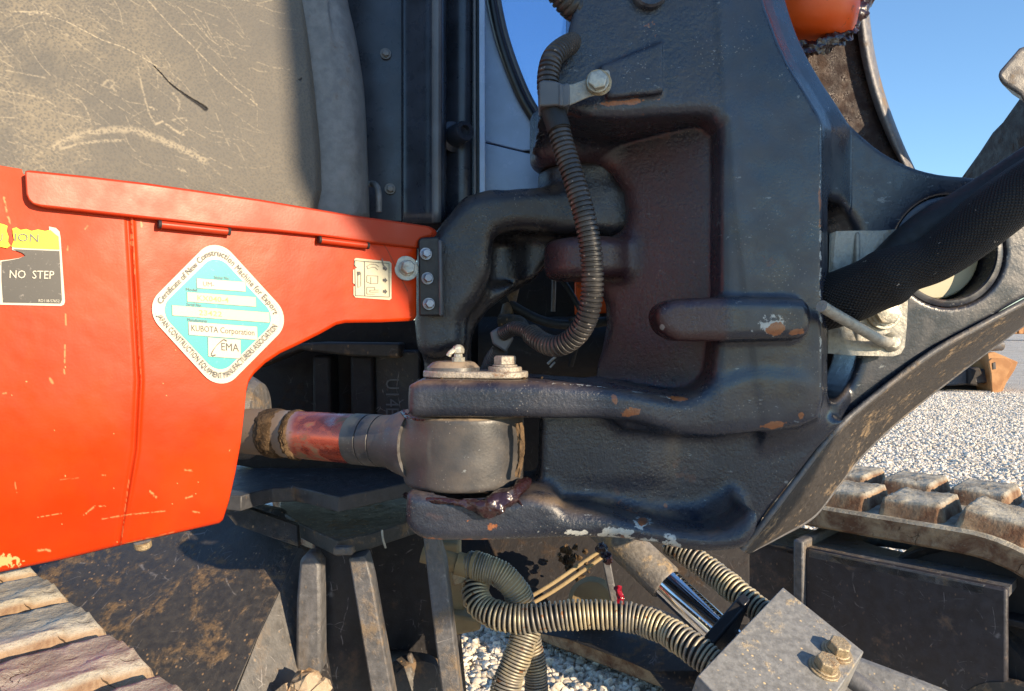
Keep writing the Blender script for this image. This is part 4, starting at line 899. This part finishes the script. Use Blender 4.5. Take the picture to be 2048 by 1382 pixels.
lumpy('grease_bead', [(811,990,.690),(822,996,.668),(845,999,.655),(875,1001,.648),(910,1004,.645),(945,1010,.644),(972,1016,.643),(990,1010,.645),(1010,997,.649),(1030,985,.657),(1046,970,.672),(1054,962,.69)], lambda t: .0026+.0058*math.exp(-((t-.66)/.13)**2)+.0022*math.exp(-((t-.9)/.12)**2), M['grease'], sc_, amp=.45)
lumpy('grease_bead', [(960,1010,.646),(968,1022,.645),(975,1027,.646),(985,1022,.648)], lambda t: .0045, M['grease'], sc_, amp=.4, seed=4)
lumpy('grease_bead', [(1028,992,.66),(1036,1003,.652),(1044,1012,.650),(1050,1024,.6505)], lambda t: .0036*(1-t*.7), M['grease'], sc_, amp=.6, seed=5)
lumpy('grease_bead', [(806,824,.69),(812,832,.680),(828,838,.668),(850,840,.660)], lambda t: .0022*(1-t*.6), M['mudgrease'] if 'mudgrease' in M else M['grease'], sc_, amp=.7, seed=6)
lumpy('mud_crust', [(1036,846,.672),(1042,880,.672),(1041,920,.672),(1034,955,.669)], lambda t: .0026, M['mudbrown'], sc_, amp=.7, seed=8)
# mud ring on the rod
def mud_ring(u0, wd, seed):
    s = ((u0-440)/360)*L; V = []; Fc = []; n, k = 56, 12; a, b, _ = frame_of(ax); r = np.random.default_rng(seed); T = r.random((n, k))
    for j in range(k):
        f = j/(k-1)
        for i in range(n):
            t = 2*math.pi*i/n; h = math.sin(math.pi*f)**.6*(.0018+.0030*T[i, j])*(.75+.5*math.sin(t*2+1)); c = a0+ax*(s+wd*(f-.5)+.006*math.sin(t+1)+.003*T[i, 0])
            V.append(c+(a*math.cos(t)+b*math.sin(t))*(.0249+h))
    for j in range(k-1):
        for i in range(n): Fc.append((j*n+i, j*n+(i+1) % n, (j+1)*n+(i+1) % n, (j+1)*n+i))
    return mesh_obj('mud_ring', V, Fc, M['mudbrown'], sc_, smooth=True)
mud_ring(562, .026, 2); mud_ring(606, .010, 3)

# ---------------------------------------------------------------- boom, boom cylinder, hoses
bc = thing('boom_cylinder', 'orange painted base end of the boom cylinder smeared with dark grease', 'hydraulic cylinder', W(1618, 60, .82))
lathe('cylinder_base', W(1618,86,.83), (.06,.0,1), [(0,.012),(.002,.030),(.008,.042),(.018,.0475),(.034,.050),(.42,.052)], M['orange2'], bc, n=64)
lumpy('grease_smear', [(1548,70,.82),(1575,92,.815),(1610,98,.81),(1650,88,.81),(1690,62,.82),(1712,25,.83),(1724,-40,.85)], lambda t: .006+.009*t, M['grease'], bc, n=20, amp=.7, seed=12)
bm_ = thing('boom', 'dark boom foot rising out of the picture at the upper right', 'boom', W(1960, 400, .95))
prism('boom_side', [(1905,385,1.12),(1926,354,1.10),(1958,302,1.06),(1984,263,1.03),(2008,238,1.0),(2050,180,.95),(2130,60,.88),(2230,-120,.84),(2330,-120,.74),(2330,300,.74),(2200,450,.85),(2060,470,.95)], .92, .20, M['void'], bm_, bevel=.006, off=(1.6, 1, 0))
prism('hose_clamp_block', [(1990,150),(1998,138),(2036,94),(2052,88),(2140,80),(2140,225),(2060,212),(2046,204),(2038,190),(2002,166)], .80, .06, M['edgeplate'], bm_, off=(1, 1, 0), bevel=.006, seg=4)

sl = thing('hose_sleeve', 'thick black woven sleeve round the boom hoses crossing the guard plate', 'hose sleeve', W(1700, 640, .68))
P, t = resample(pathW([(1560,640,.775),(1600,624,.745),(1645,606,.712),(1690,592,.695),(1740,570,.680),(1775,553,.672),(1811,536,.665),(1863,519,.658),(1927,474,.650),(1985,428,.642),(2046,382,.635),(2140,318,.62),(2240,250,.605)], .002), .0016)
m_ = len(P)
def slr(i): x = i/m_; return .0238+.0032*math.exp(-(x/.28)**2)-.0012*math.sin(x*16)+.0026*math.exp(-((x-.385)/.03)**2)-.0018*math.exp(-((x-.47)/.06)**2)
V, Fc = sweep_data(P, slr, 72, squash=lambda i, a: 1+.05*math.sin(2*a+i*.012)+.022*math.sin(3*a-i*.02)+.010*math.sin(9*a+i*.05)); n_ = 72
o = mesh_obj('sleeve_fabric', V, Fc, M['sleeve'], sl, smooth=True, fix=False)
uvl = o.data.uv_layers.new(name='UVMap'); uvd = np.zeros((len(o.data.loops), 2), np.float32)
lv = np.zeros(len(o.data.loops), np.int32); o.data.loops.foreach_get('vertex_index', lv)
fi = 0
ringi = lv//n_; k_ = (lv % n_).astype(float)
ls = np.zeros(len(o.data.polygons), np.int32); o.data.polygons.foreach_get('loop_start', ls)
first = np.repeat((lv[ls] % n_), np.diff(np.r_[ls, len(lv)])); k_ = np.where((first == n_-1) & (k_ == 0), n_, k_)
uvd[:, 0] = ringi*.0016/.0026; uvd[:, 1] = k_/n_*round(2*math.pi*.028/.0026); uvl.data.foreach_set('uv', uvd.ravel())
# second hose bulge, widened to stand in for the shade on the boom pin
tube('inner_hose_and_shade', [(1772,535,.712),(1815,492,.705),(1862,455,.70),(1915,425,.695),(1980,385,.69),(2080,320,.68)], .0185, M['rubber'], sl, n=24)

cn = thing('wiring_conduit', 'black corrugated conduit hanging in a long loop from the clip on the bracket', 'corrugated conduit', W(1100, 690, .70))
corrugated('conduit_tube', [(1160,80,.70),(1132,92,.672),(1108,112,.655),(1098,140,.650),(1096,175,.648),(1102,210,.648)], .0098, .0042, .0016, M['conduit'], cn)
corrugated('conduit_tube', [(1113,240,.644),(1126,290,.640),(1145,350,.636),(1163,410,.633),(1177,470,.632),(1184,530,.633),(1184,590,.636),(1172,640,.642),(1148,675,.652),(1115,692,.664),(1085,685,.68),(1062,668,.70)], .0098, .0042, .0016, M['conduit'], cn)
corrugated('conduit_tube', [(1075,680,.69),(1055,664,.705),(1030,657,.72),(1005,668,.735)], .0072, .0034, .0012, M['conduit'], cn)
tube('conduit_tape', [(1100,205,.648),(1106,222,.646),(1113,243,.643),(1119,262,.641)], .0104, M['rubber'], cn, n=24)
corrugated('conduit_tube', [(1095,-60,.68),(1120,-15,.68),(1148,16,.688),(1180,32,.71)], .0125, .0046, .0017, M['conduit'], cn)
prism('conduit_clamp', [(1078,163),(1088,159),(1112,162),(1128,168),(1134,164),(1140,170),(1140,210),(1130,213),(1112,210),(1090,212),(1079,212)], .632, .03, M['clamp'] if 'clamp' in M else M['panel2'], cn, bevel=.004, seg=4)
prism('clamp_rib', [(1118,166),(1126,168),(1126,212),(1118,211)], .6305, .02, M['panel2'], cn, bevel=.001)
solid('conduit_connector', [W(980,664,.735), W(1000,652,.735), W(1028,676,.735), W(1012,705,.735), W(985,688,.735)], (0,.02,0), M['panel2'], cn, bevel=.002)
corrugated('conduit_tube', [(1000,700,.745),(985,720,.76),(975,745,.78)], .0085, .0034, .0012, M['conduit'], cn)
# ---------------------------------------------------------------- undercarriage
tv = Vector((.72, -.694, 0)).normalized(); pv = Vector((.694, .72, 0)).normalized()
TR = {'r': Vector((.547, 1.091, 0)), 'l': Vector((-.338, .638, 0))}
def TP(side, s, p, z): return TR[side]+tv*s+pv*p+Vector((0, 0, z))
un = thing('undercarriage_frame', 'mud-stained dark steel undercarriage frame between the two rubber tracks', 'undercarriage', TP('r', -.3, -.3, .0))
def slabG(name, pts, z, th, mat, **k): return solid(name, [G(u, v, z) for u, v in pts], (0, 0, -th), mat, un, **k)
slabG('deck_plate', [(450,990),(482,992),(510,984),(545,976),(590,974),(620,980),(677,994),(760,977),(830,962),(880,940),(860,900),(560,893),(470,893)], .633, .0175, M['deck'], bevel=.0015)
slabG('lower_deck_plate', [(560,1022),(600,1047),(640,1066),(675,1082),(740,1068),(820,1043),(900,1020),(900,960),(560,960)], .585, .018, M['plate'], bevel=.0015)
box('weld_tab', W(688,1100,.825), (.022,.012,.009), M['edgeplate'], un, bevel=.002)
# sloping muddy plate and its scratched return
prism('sloping_plate', [(60,1010,1.06),(480,1003,1.02),(560,1020,.965),(594,1048,.945),(598,1096,.915),(560,1180,.875),(515,1275,.83),(462,1400,.78),(60,1400,.80)], 1, .012, M['plate'], un, bevel=.001)
prism('sloping_plate_upper_flap', [(430,1000,.93),(480,1012,.91),(594,1050,.90),(597,1094,.885),(470,1050,.895)], 1, .01, M['edgeplate2'] if 'edgeplate2' in M else M['plate'], un, bevel=.001)
prism('return_plate', [(598,1094,.914),(640,1112,.93),(640,1352,.86),(600,1410,.84),(462,1410,.778),(515,1275,.829),(560,1180,.874)], 1, .012, M['return'], un, bevel=.001)
prism('upright_bar', [(599,1120),(612,1108),(628,1112),(640,1130),(642,1350),(590,1350),(592,1200)], .845, .03, M['edgeplate'], un, bevel=.004)
prism('upright_plate', [(628,1085),(728,1085),(760,1420),(628,1420)], .885, .012, M['plate2'], un)
prism('upright_bar', [(697,1117),(731,1112),(742,1155),(790,1420),(748,1420)], .835, .028, M['edgeplate'], un, bevel=.002)
prism('upright_plate', [(720,1060),(900,1060),(935,1420),(745,1420)], 1.00, .012, M['plate2'], un)
prism('upright_bar', [(846,1072),(872,1070),(890,1130),(925,1420),(888,1420),(870,1280)], .825, .032, M['edgeplate'], un, bevel=.002)
lathe('pivot_boss', W(830,1400,.93), (.5,-.8,.3), [(-.08,.055),(.0,.055),(.012,.045),(.014,.02)], M['plate'], un)
prism('small_pin', [(812,1312),(822,1310),(832,1345),(822,1350)], .93, .01, M['edgeplate'], un, bevel=.002)
for (u, v, r, sd) in ((612,1362,.017,1), (640,1372,.012,2), (590,1385,.02,3)):
    rr2 = np.random.default_rng(sd); V, Fc = lathe_data(W(u,v,.80), (0,-.3,1), [(-r, r*.5), (-r*.4, r), (r*.2, r*.9), (r*.6, r*.4)], 10)
    V = [p+Vector(rr2.normal(0, r*.12, 3)) for p in V]; mesh_obj('mud_clod', V, Fc, M['mud'], un)
# middle of the frame: block with fittings, plates behind
prism('cross_member', [(870,1060,1.18),(1500,1060,1.18),(1500,1250,1.1),(1240,1252,1.1),(1060,1250,1.1),(900,1240,1.12)], 1, .02, M['void'], un)  # near-black material puts the shade on this member into its colour
prism('valve_block', [(876,1085),(918,1088),(918,1140),(928,1145),(930,1226),(880,1230)], .95, .05, M['clayblk'] if 'clayblk' in M else M['clay'], un, bevel=.004)
prism('valve_block', [(884,1225),(960,1240),(962,1262),(900,1275)], .93, .06, M['clay'], un, bevel=.004)
box('fitting_body', W(925,1150,.89), (.024,.02,.016), M['gold'], un, bevel=.002, rot=Matrix.Rotation(R(-12), 3, 'Y'))
lathe('fitting_nut', W(893,1120,.885), (1,-.1,-.25), [(-.03,.011),(.012,.011),(.013,.0135),(.028,.0135),(.029,.0105),(.036,.0105),(.037,.0145),(.052,.0145)], M['clay'], un, n=24)
# blade arm running down to the right
prism('blade_arm', [(1050,1262,.98),(1120,1248,1.0),(1240,1236,1.0),(1320,1238,.98),(1560,1340,.86),(1900,1400,.84),(1900,1500,.8),(1420,1500,.78),(1300,1345,.90),(1180,1290,.95)], 1, .05, M['plate'], un, bevel=.004)
prism('blade_arm_top', [(1620,1310,.86),(1720,1322,.84),(1900,1390,.80),(2000,1440,.78),(1600,1440,.80)], 1, .02, M['armtop'] if 'armtop' in M else M['boxp'], un, bevel=.003)
tube('steel_pin', [(1695,1352,.80),(1740,1385,.79),(1790,1430,.78)], .010, M['edgeplate'], un)
tube('grease_line', [(1046,1202,.93),(1100,1170,.94),(1150,1136,.95),(1205,1098,.96)], .0026, M['clay'], un)
tube('grease_line', [(1055,1212,.93),(1110,1180,.94),(1165,1142,.95),(1210,1110,.96)], .0026, M['clay'], un)
prism('lock_strip', [(1205,1122),(1222,1128),(1236,1205),(1222,1205)], .93, .006, M['edgeplate'], un, bevel=.0015)
lathe('pin_boss', W(1185,1205,1.0), (-.3,-1,.5), [(-.05,.034),(.0,.034),(.01,.026),(.011,.01)], M['clay'], un)
for k in range(46):
    r = rnd.uniform(.0022, .0065); u = 1150+rnd.gauss(0, 24); v = 1112+rnd.gauss(0, 20)
    if v < 1092: continue
    V, Fc = lathe_data(W(u, v, 1.10-rnd.random()*.03), (0,-1,.4), [(-r, r*.6), (0, r), (r*.7, r*.5)], 7, rnd.random()); V = [p+Vector((rnd.gauss(0, r*.2), rnd.gauss(0, r*.2), rnd.gauss(0, r*.2))) for p in V]
    mesh_obj('mud_crumb', V, Fc, M['mudbrown'], un)
lumpy('red_grease_drop', [(1236,1172,.90),(1240,1200,.89),(1234,1225,.88),(1228,1250,.875)], lambda t: .0035, M['redgrease'], un, amp=.7, seed=3)
lumpy('dark_grease', [(1200,1090,.93),(1212,1110,.92),(1218,1128,.91)], lambda t: .008*(1-.4*t), M['grease'], un, amp=.8, seed=5)
# track frame on the right
def quadT(name, side, s0, s1, p, z0_, z1_, th, mat, **k):
    return solid(name, [TP(side, s0, p, z0_), TP(side, s1, p, z0_), TP(side, s1, p, z1_), TP(side, s0, p, z1_)], pv*th, mat, un, **k)
quadT('track_frame_panel', 'r', -.105, .160, -.03, .20, .488, .012, M['frame'], bevel=.004)
quadT('track_frame_panel', 'r', -.62, -.118, -.012, .20, .478, .012, M['frame'], bevel=.003)
solid('track_frame_rib', [TP('r', -.118, -.04, .14), TP('r', -.102, -.04, .14), TP('r', -.102, -.04, .500), TP('r', -.118, -.04, .500)], pv*.30, M['edgeplate'], un, bevel=.003)
# frame top with an oval opening
def top_with_hole():
    V = []; Fc = []; n = 40; zt = .487; cs, cp, rs, rp = .018, .085, .075, .030
    outer = []
    S0, S1, P0, P1 = -.105, .160, -.03, .17
    for i in range(n):
        a = 2*math.pi*i/n; c, s = math.cos(a), math.sin(a); t = min((S1-cs)/c if c > 1e-6 else 9, (S0-cs)/c if c < -1e-6 else 9, (P1-cp)/s if s > 1e-6 else 9, (P0-cp)/s if s < -1e-6 else 9)
        outer.append((cs+c*t, cp+s*t)); 
    inner = [(cs+rs*math.cos(2*math.pi*i/n), cp+rp*math.sin(2*math.pi*i/n)) for i in range(n)]
    for z in (zt, zt-.012):
        for L in (outer, inner): V += [TP('r', s, p, z) for s, p in L]
    for i in range(n):
        j = (i+1) % n; Fc += [(i, j, n+j, n+i), (2*n+i, 3*n+i, 3*n+j, 2*n+j), (n+i, n+j, 3*n+j, 3*n+i), (i, 2*n+i, 2*n+j, j)]
    return mesh_obj('track_frame_top', V, Fc, M['edgeplate'], un)
top_with_hole()
solid('track_frame_floor', [TP('r', -.1, -.0, .44), TP('r', .2, .0, .44), TP('r', .2, .17, .44), TP('r', -.1, .17, .44)], (0,0,-.01), M['void'], un)
solid('track_frame_top', [TP('r', -.60, -.012, .479), TP('r', -.120, -.012, .479), TP('r', -.120, .12, .479), TP('r', -.60, .12, .479)], (0,0,-.012), M['plate'], un, bevel=.002)
for k in range(9):
    s = rnd.uniform(-.03, .10); r = rnd.uniform(.006, .014); V, Fc = lathe_data(TP('r', s, .065+rnd.uniform(-.01, .03), .455), (0,0,1), [(-r, r*.6), (0, r), (r*.8, r*.6)], 8); V = [p+Vector((rnd.gauss(0, r*.15), rnd.gauss(0, r*.15), 0)) for p in V]
    mesh_obj('mud_clod', V, Fc, M['mudbrown'], un)
lathe('idler_wheel', TP('r', .125, .02, .36), -pv, [(-.16,.17),(-.02,.17),(-.0,.168),(.002,.165),(-.01,.155),(-.012,.06),(.02,.055),(.022,.02)], M['void'], un, n=72)
lathe('idler_hub', TP('r', .17, -.02, .30), -pv, [(0,.07),(.012,.068),(.014,.03)], M['plate'], un, n=40)

# ---------------------------------------------------------------- rubber tracks
def belt_path(s_front, s_back, rad, zt, zc):
    P = []
    for k in range(60): P.append((s_back+(s_front-s_back)*k/60, zt))
    for k in range(41): a = math.pi/2-math.pi*k/40; P.append((s_front+rad*math.cos(a), zc+rad*math.sin(a)))
    for k in range(1, 60): P.append((s_front+(s_back-s_front)*k/60, zc-rad))
    for k in range(40): a = -math.pi/2-math.pi*k/40; P.append((s_back+rad*math.cos(a), zc+rad*math.sin(a)))
    return P
def track(side, name, label, ps, rows):
    t = thing(name, label, 'rubber track', TP(side, 0, ps*.15, 0), 'rubber tracks of the excavator')
    zt = .544; rad = (zt-GZ-.022)/2; zc = zt-rad; sf = .10 if side == 'r' else .10+(TR['r']-TR['l']).dot(tv); sb = sf-1.75
    P = belt_path(sf, sb, rad, zt, zc); n = len(P); V = []; Fc = []
    C = [Vector((p[0], p[1])) for p in P]
    prof = [(0.0, 0.0), (.004, .004), (.30, .004), (.304, 0), (.304, -.026), (.30, -.03), (.004, -.03), (0, -.026)]
    for i in range(n):
        d = (C[(i+1) % n]-C[i-1]).normalized(); nr = Vector((-d.y, d.x))
        for (p, h) in prof:
            q = C[i]+nr*h; V.append(TP(side, q.x, ps*p, q.y))
    m = len(prof)
    for i in range(n):
        for k in range(m): Fc.append((i*m+k, i*m+(k+1) % m, ((i+1) % n)*m+(k+1) % m, ((i+1) % n)*m+k))
    b = mesh_obj('belt', V, Fc, M['track'], t); smooth_angle(b, 40)
    # one lug mesh per row, copied along the belt
    for (p0, p1, ln, ofs, hgt, tn) in rows:
        V = []; Fc = []; nu, nw = 26, 44; rr3 = np.random.default_rng(int(abs(ofs)*1000)+3)
        for i in range(nu+1):
            for j in range(nw+1):
                a, c = (i/nu-.5), j/nw; s = a*ln; p = p0+(p1-p0)*c
                ea = max(0, 1-abs(a)*2); ec = min(c, 1-c)*(p1-p0)
                f = min(1, ea/(.30 if side == 'l' else .22))*min(1, ec/.020); f = f*f*(3-2*f)
                V.append((s, ps*p, hgt*f-.006*(1-f)))
        V = np.array(V); nzz = fbm(V[:, 0]*1000+500+ofs*999, V[:, 1]*1000+500, 22, 17)-.5; nz2_ = fbm(V[:, 0]*1000+500, V[:, 1]*1000+900, 6, 19)-.5
        edgew = np.clip(V[:, 2]/hgt, 0, 1)
        V[:, 2] += (nzz*(.009 if side == 'l' else .005)+nz2_*.004)*edgew; V[:, 0] += nzz*.006
        for i in range(nu):
            for j in range(nw): q = i*(nw+1)+j; Fc.append((q, q+1, q+nw+2, q+nw+1))
        base = None
        for k in range(tn[0], tn[1]):
            s = ofs+k*.1035
            if s > sf: 
                a = (s-sf)/(rad+.01); org2 = (sf+(rad)*math.sin(a), zc+rad*math.cos(a)); dirv = (math.cos(a), -math.sin(a)); nrm = (math.sin(a), math.cos(a))
            else: org2 = (s, zt); dirv = (1, 0); nrm = (0, 1)
            if base is None:
                me = bpy.data.meshes.new('lug'); me.from_pydata([tuple(x) for x in V], [], Fc); me.materials.append(M['track']); me.shade_smooth(); me.update()
                if ps < 0: me.flip_normals()
                base = me
            o = bpy.data.objects.new('lug', base); col.objects.link(o); o.parent = t; o.matrix_parent_inverse = Matrix.Translation(-Vector(t.location))
            X = tv*dirv[0]+Vector((0,0,dirv[1])); Z = tv*nrm[0]+Vector((0,0,nrm[1])); Yv = pv
            O = TP(side, org2[0], 0, org2[1]); o.matrix_basis = Matrix(((X.x, Yv.x, Z.x, O.x), (X.y, Yv.y, Z.y, O.y), (X.z, Yv.z, Z.z, O.z), (0,0,0,1)))
            o.scale = (1, 1, 1)
    return t
track('l', 'rubber_track', 'dusty rubber track with wide mud-caked lugs at the lower left, under the orange cover', -1, [(.0,.30,.100,-.030,.034,(-3,5))])
track('r', 'rubber_track', 'muddy rubber track with two rows of blocky lugs, in front of the gravel', 1, [(.004,.140,.096,.030,.028,(-6,4)),(.160,.30,.092,-.020,.028,(-6,4))])

# ---------------------------------------------------------------- blade cylinder with its steel cover
bl = thing('blade_cylinder', 'blade cylinder with bright chrome rod under a dusty bolted steel cover', 'hydraulic cylinder', W(1450, 1290, .84))
c0, c1_ = W(1236,1076,.98), W(1330,1164,.925); c2_ = W(1480,1304,.865); axb = (c2_-c0).normalized()
l1 = (c1_-c0).length; l2 = (c2_-c0).length
lathe('barrel', c0-axb*.03, axb, [(0,.0245),(l1+.028,.0235),(l1+.030,.0222)], M['barrel'], bl, n=56)
lathe('chrome_rod', c0+axb*(l1-.002), axb, [(0,.0200),(l2-l1+.02,.0200)], M['chrome'], bl, n=72)
qa, qb, qc, qd = W(1566,1174,.845), W(1728,1303,.77), W(1560,1560,.62), W(1394,1352,.70)
nrm = (qb-qa).cross(qd-qa).normalized(); nrm = nrm if nrm.z > 0 else -nrm
qc = qb+(qd-qa)*.9; qe = qd+(qb-qa)*0
solid('cover_box', [qa, qb, qb+(qd-qa), qd], -nrm*.075, M['boxp'], bl, bevel=.0012)
e1 = (qb-qa).normalized(); e2 = (qd-qa).normalized()
gl0 = W(1500,1205,.835); gl1 = W(1428,1290,.80)
solid('rod_wiper_block', [gl0, gl1, gl1-axb*.014+nrm*0, gl0-axb*.014], -nrm*.045, M['black'], bl, bevel=.003)
solid('rod_wiper_lip', [gl0+nrm*.004-axb*.001, gl0.lerp(gl1, .16)+nrm*.004-axb*.001, gl0.lerp(gl1, .16)+nrm*.004-axb*.011, gl0+nrm*.004-axb*.011], -nrm*.01, M['panel'], bl, bevel=.001)
def onplane(u, v):
    dr = W(u, v, 1)-Vector((0,0,CAMZ)); o = Vector((0,0,CAMZ)); t = (qa-o).dot(nrm)/dr.dot(nrm); return o+dr*t
for p in ((1673,1305), (1648,1338)):
    bolt(onplane(*p), nrm, .0115, .0115, M['gold'], bl, washer=1.35, spin=p[0]*.01, wth=.002)

# ---------------------------------------------------------------- hydraulic hoses
def coil_hose(name, label, pts, r, wire, pitch, loc, inner='rubber', group=None):
    t = thing(name, label, 'hydraulic hose', loc, group)
    P3 = pathW(pts, .002); V, Fc = coil_data(P3, r, wire, pitch); o = mesh_obj('coil_guard', V, Fc, M['coil'], t, smooth=True, fix=False)
    P, _ = resample(P3, .004); V, Fc = sweep_data(P, r*.86, 20); smooth_angle(mesh_obj('hose', V, Fc, M[inner], t), 60); return t
coil_hose('spring_guarded_hose', 'yellowed spring-guarded hose curving across to the steel cover, in front of the others', [(958,1150,.895),(950,1180,.88),(962,1212,.865),(1000,1232,.85),(1050,1238,.845),(1120,1231,.842),(1200,1229,.838),(1270,1237,.83),(1330,1260,.81),(1380,1292,.785),(1430,1330,.765)], .0150, .0017, .0052, W(1100,1240,.85))
coil_hose('spring_guarded_hose', 'spring-guarded hose emerging below the bracket and running down to the chrome rod', [(1340,1085,.965),(1392,1120,.94),(1445,1160,.91),(1500,1205,.875),(1545,1240,.85)], .0145, .0017, .0056, W(1440,1160,.92))
coil_hose('spring_guarded_hose', 'dark ribbed hose falling to the bottom edge, left of its pale twin', [(1058,1225,.865),(1052,1262,.855),(1036,1310,.845),(1016,1360,.84),(1000,1420,.835)], .0152, .0015, .0034, W(1030,1350,.84))
coil_hose('spring_guarded_hose', 'pale clay-coloured ribbed hose falling to the bottom edge, right of its dark twin', [(1040,1235,.90),(1058,1280,.895),(1070,1330,.89),(1074,1420,.885)], .0128, .0014, .0033, W(1070,1350,.89), inner='clay')
t = thing('ribbed_hose', 'sandy ribbed hose looping from the brass fitting down behind the spring hose', 'hydraulic hose', W(1000,1150,.87))
P3 = pathW([(935,1128,.885),(962,1134,.88),(1000,1148,.875),(1030,1178,.872),(1044,1215,.874),(1044,1245,.88)], .002); V, Fc = coil_data(P3, .0152, .0011, .0030); mesh_obj('coil_guard', V, Fc, M['coil'], t, smooth=True, fix=False)
P, _ = resample(P3, .004); V, Fc = sweep_data(P, .0152, 20); smooth_angle(mesh_obj('hose', V, Fc, M['clay'], t), 60)
tube('hose_collar', [(948,1130,.882),(958,1132,.880)], .0172, M['clay'], t)

# ---------------------------------------------------------------- machine parked behind
pm = thing('parked_machine', 'dark undercarriage of another machine with a mud-orange dozer blade end, standing on the gravel', 'parked machine', W(1900, 806, 8.4))
bp = [(1952,714),(1975,708),(2004,717),(2026,725),(2034,735),(2024,752),(2012,772),(2004,790),(2012,808),(2026,818),(2004,814),(1984,806),(1980,780),(1982,756),(1978,735)]
prism('blade_end_plate', [(1977,722),(1984,716),(2012,717),(2026,726),(2020,742),(2008,762),(2002,782),(2008,802),(2027,817),(2002,813),(1986,800),(1983,775),(1982,748)], 8.2, .03, M['blade'], pm, bevel=.01)
prism('blade_sheet', [(1975,706),(1990,704),(2037,724),(2030,740),(2014,765),(2004,786),(2012,806),(1990,806),(1986,770),(1980,740)], 8.4, 1.1, M['blade'], pm, bevel=.01)
prism('pin_window', [(1986,726),(1991,724),(1992,738),(1987,739)], 8.19, .02, M['frame'], pm, bevel=0)
prism('blade_arm', [(1760,735),(1940,738),(1985,738),(1985,765),(1900,772),(1760,775)], 8.5, .25, M['deck'], pm, bevel=.02)
prism('blade_arm_hook', [(1938,736),(1960,734),(1966,748),(1952,758),(1958,772),(1938,770)], 8.45, .2, M['void'], pm, bevel=.02)
prism('body_block', [(1700,690),(1930,700),(1985,722),(1985,745),(1700,745)], 8.8, .6, M['frame'], pm, bevel=.02)
prism('track_block', [(1700,770),(1985,772),(1985,792),(1840,790),(1700,786)], 8.7, .5, M['void'], pm, bevel=.03)
lathe('tail_cylinder', W(1988,690,8.6), (1,.0,.05), [(-.2,.07),(.08,.07),(.1,.05)], M['edgeplate'], pm)
rh = thing('rusty_container', 'low rust-brown container far off at the right edge above the gravel', 'container', W(2150, 668, 60))
prism('container_wall', [(2020,632),(2500,632),(2500,668),(2020,668)], 60, 3, M['blade'], rh, bevel=.05)
for k in range(12): prism('wall_rib', [(2024+k*14,634),(2028+k*14,634),(2028+k*14,667),(2024+k*14,667)], 59.9, .1, M['blade'], rh, bevel=0)

# ---------------------------------------------------------------- added blocker, unseen behind the camera: outline shaped to shade bracket and cab side
eh, sh = Vector((math.cos(R(SAZ)), math.sin(R(SAZ)), 0)), Vector((math.sin(R(SAZ)), -math.cos(R(SAZ)), 0))
def AP(e, z, al=1.7): return eh*e+sh*al+Vector((0, 0, z))
da = thing('shade_blocker', 'added dark slab, unseen behind the camera, shaped to shade the bracket and cab side', 'shade blocker', AP(.6, 1.2))
solid('blocker_slab', [AP(.535,1.20), AP(.53,1.45), AP(.50,1.55), AP(.425,1.64), AP(.40,1.70), AP(.39,2.6), AP(.86,2.6), AP(.86,1.52), AP(.75,1.47), AP(.742,1.26), AP(.70,1.19)], sh*.16, M['panel'], da, bevel=.01)
for e_, z_ in ((.62,1.30), (.60,2.2)): lathe('blocker_pin', AP(e_, z_, 1.66), sh, [(0,.045),(.24,.045)], M['retainer'], da)

# ---------------------------------------------------------------- small loose bits: straw, cable ties, wires
for i, (pts, r, mt) in enumerate([([(1105,792,.70),(1112,800,.69),(1122,790,.695)], .0008, 'mud'), ([(1095,728,.80),(1108,716,.80),(1114,712,.80)], .0016, 'galv'), ([(1100,735,.81),(1112,722,.81)], .0012, 'galv')]):
    tube('dry_straw', pts, r, M[mt], br, n=6)
tube('black_cable', [(1125,560,.90),(1150,600,.89),(1165,640,.885),(1150,700,.89),(1140,735,.90)], .0035, M['rubber'], house, n=10)
tube('black_cable', [(980,560,.93),(1010,600,.92),(1080,640,.91),(1150,650,.90),(1230,640,.90)], .006, M['rubber'], house, n=12)
tube('loose_wire', [(764,1060,.80),(766,1078,.798),(773,1101,.80)], .0012, M['galv'], un, n=8)
lathe('cable_tie', W(1150,640,.885), (-.3,0,1), [(0,.0075),(.004,.0075)], M['rubber'], house, n=16)
for k in range(60):
    u = 1110+rnd.gauss(0, 40); r = rnd.uniform(.0010, .0028)
    V, Fc = lathe_data((-.012+rnd.gauss(0, .02) if k % 3 else -.05+rnd.gauss(0, .015), .672+rnd.random()*.02, CAMZ+(VH-761)/F*.652+r*.3), (0, 0, 1), [(-r, r*.6), (0, r), (r*.6, r*.5)], 6, rnd.random())
    mesh_obj('dirt_crumb', [p+Vector((rnd.gauss(0, r*.2), rnd.gauss(0, r*.2), 0)) for p in V], Fc, M['mudbrown'], br) if k < 26 else None
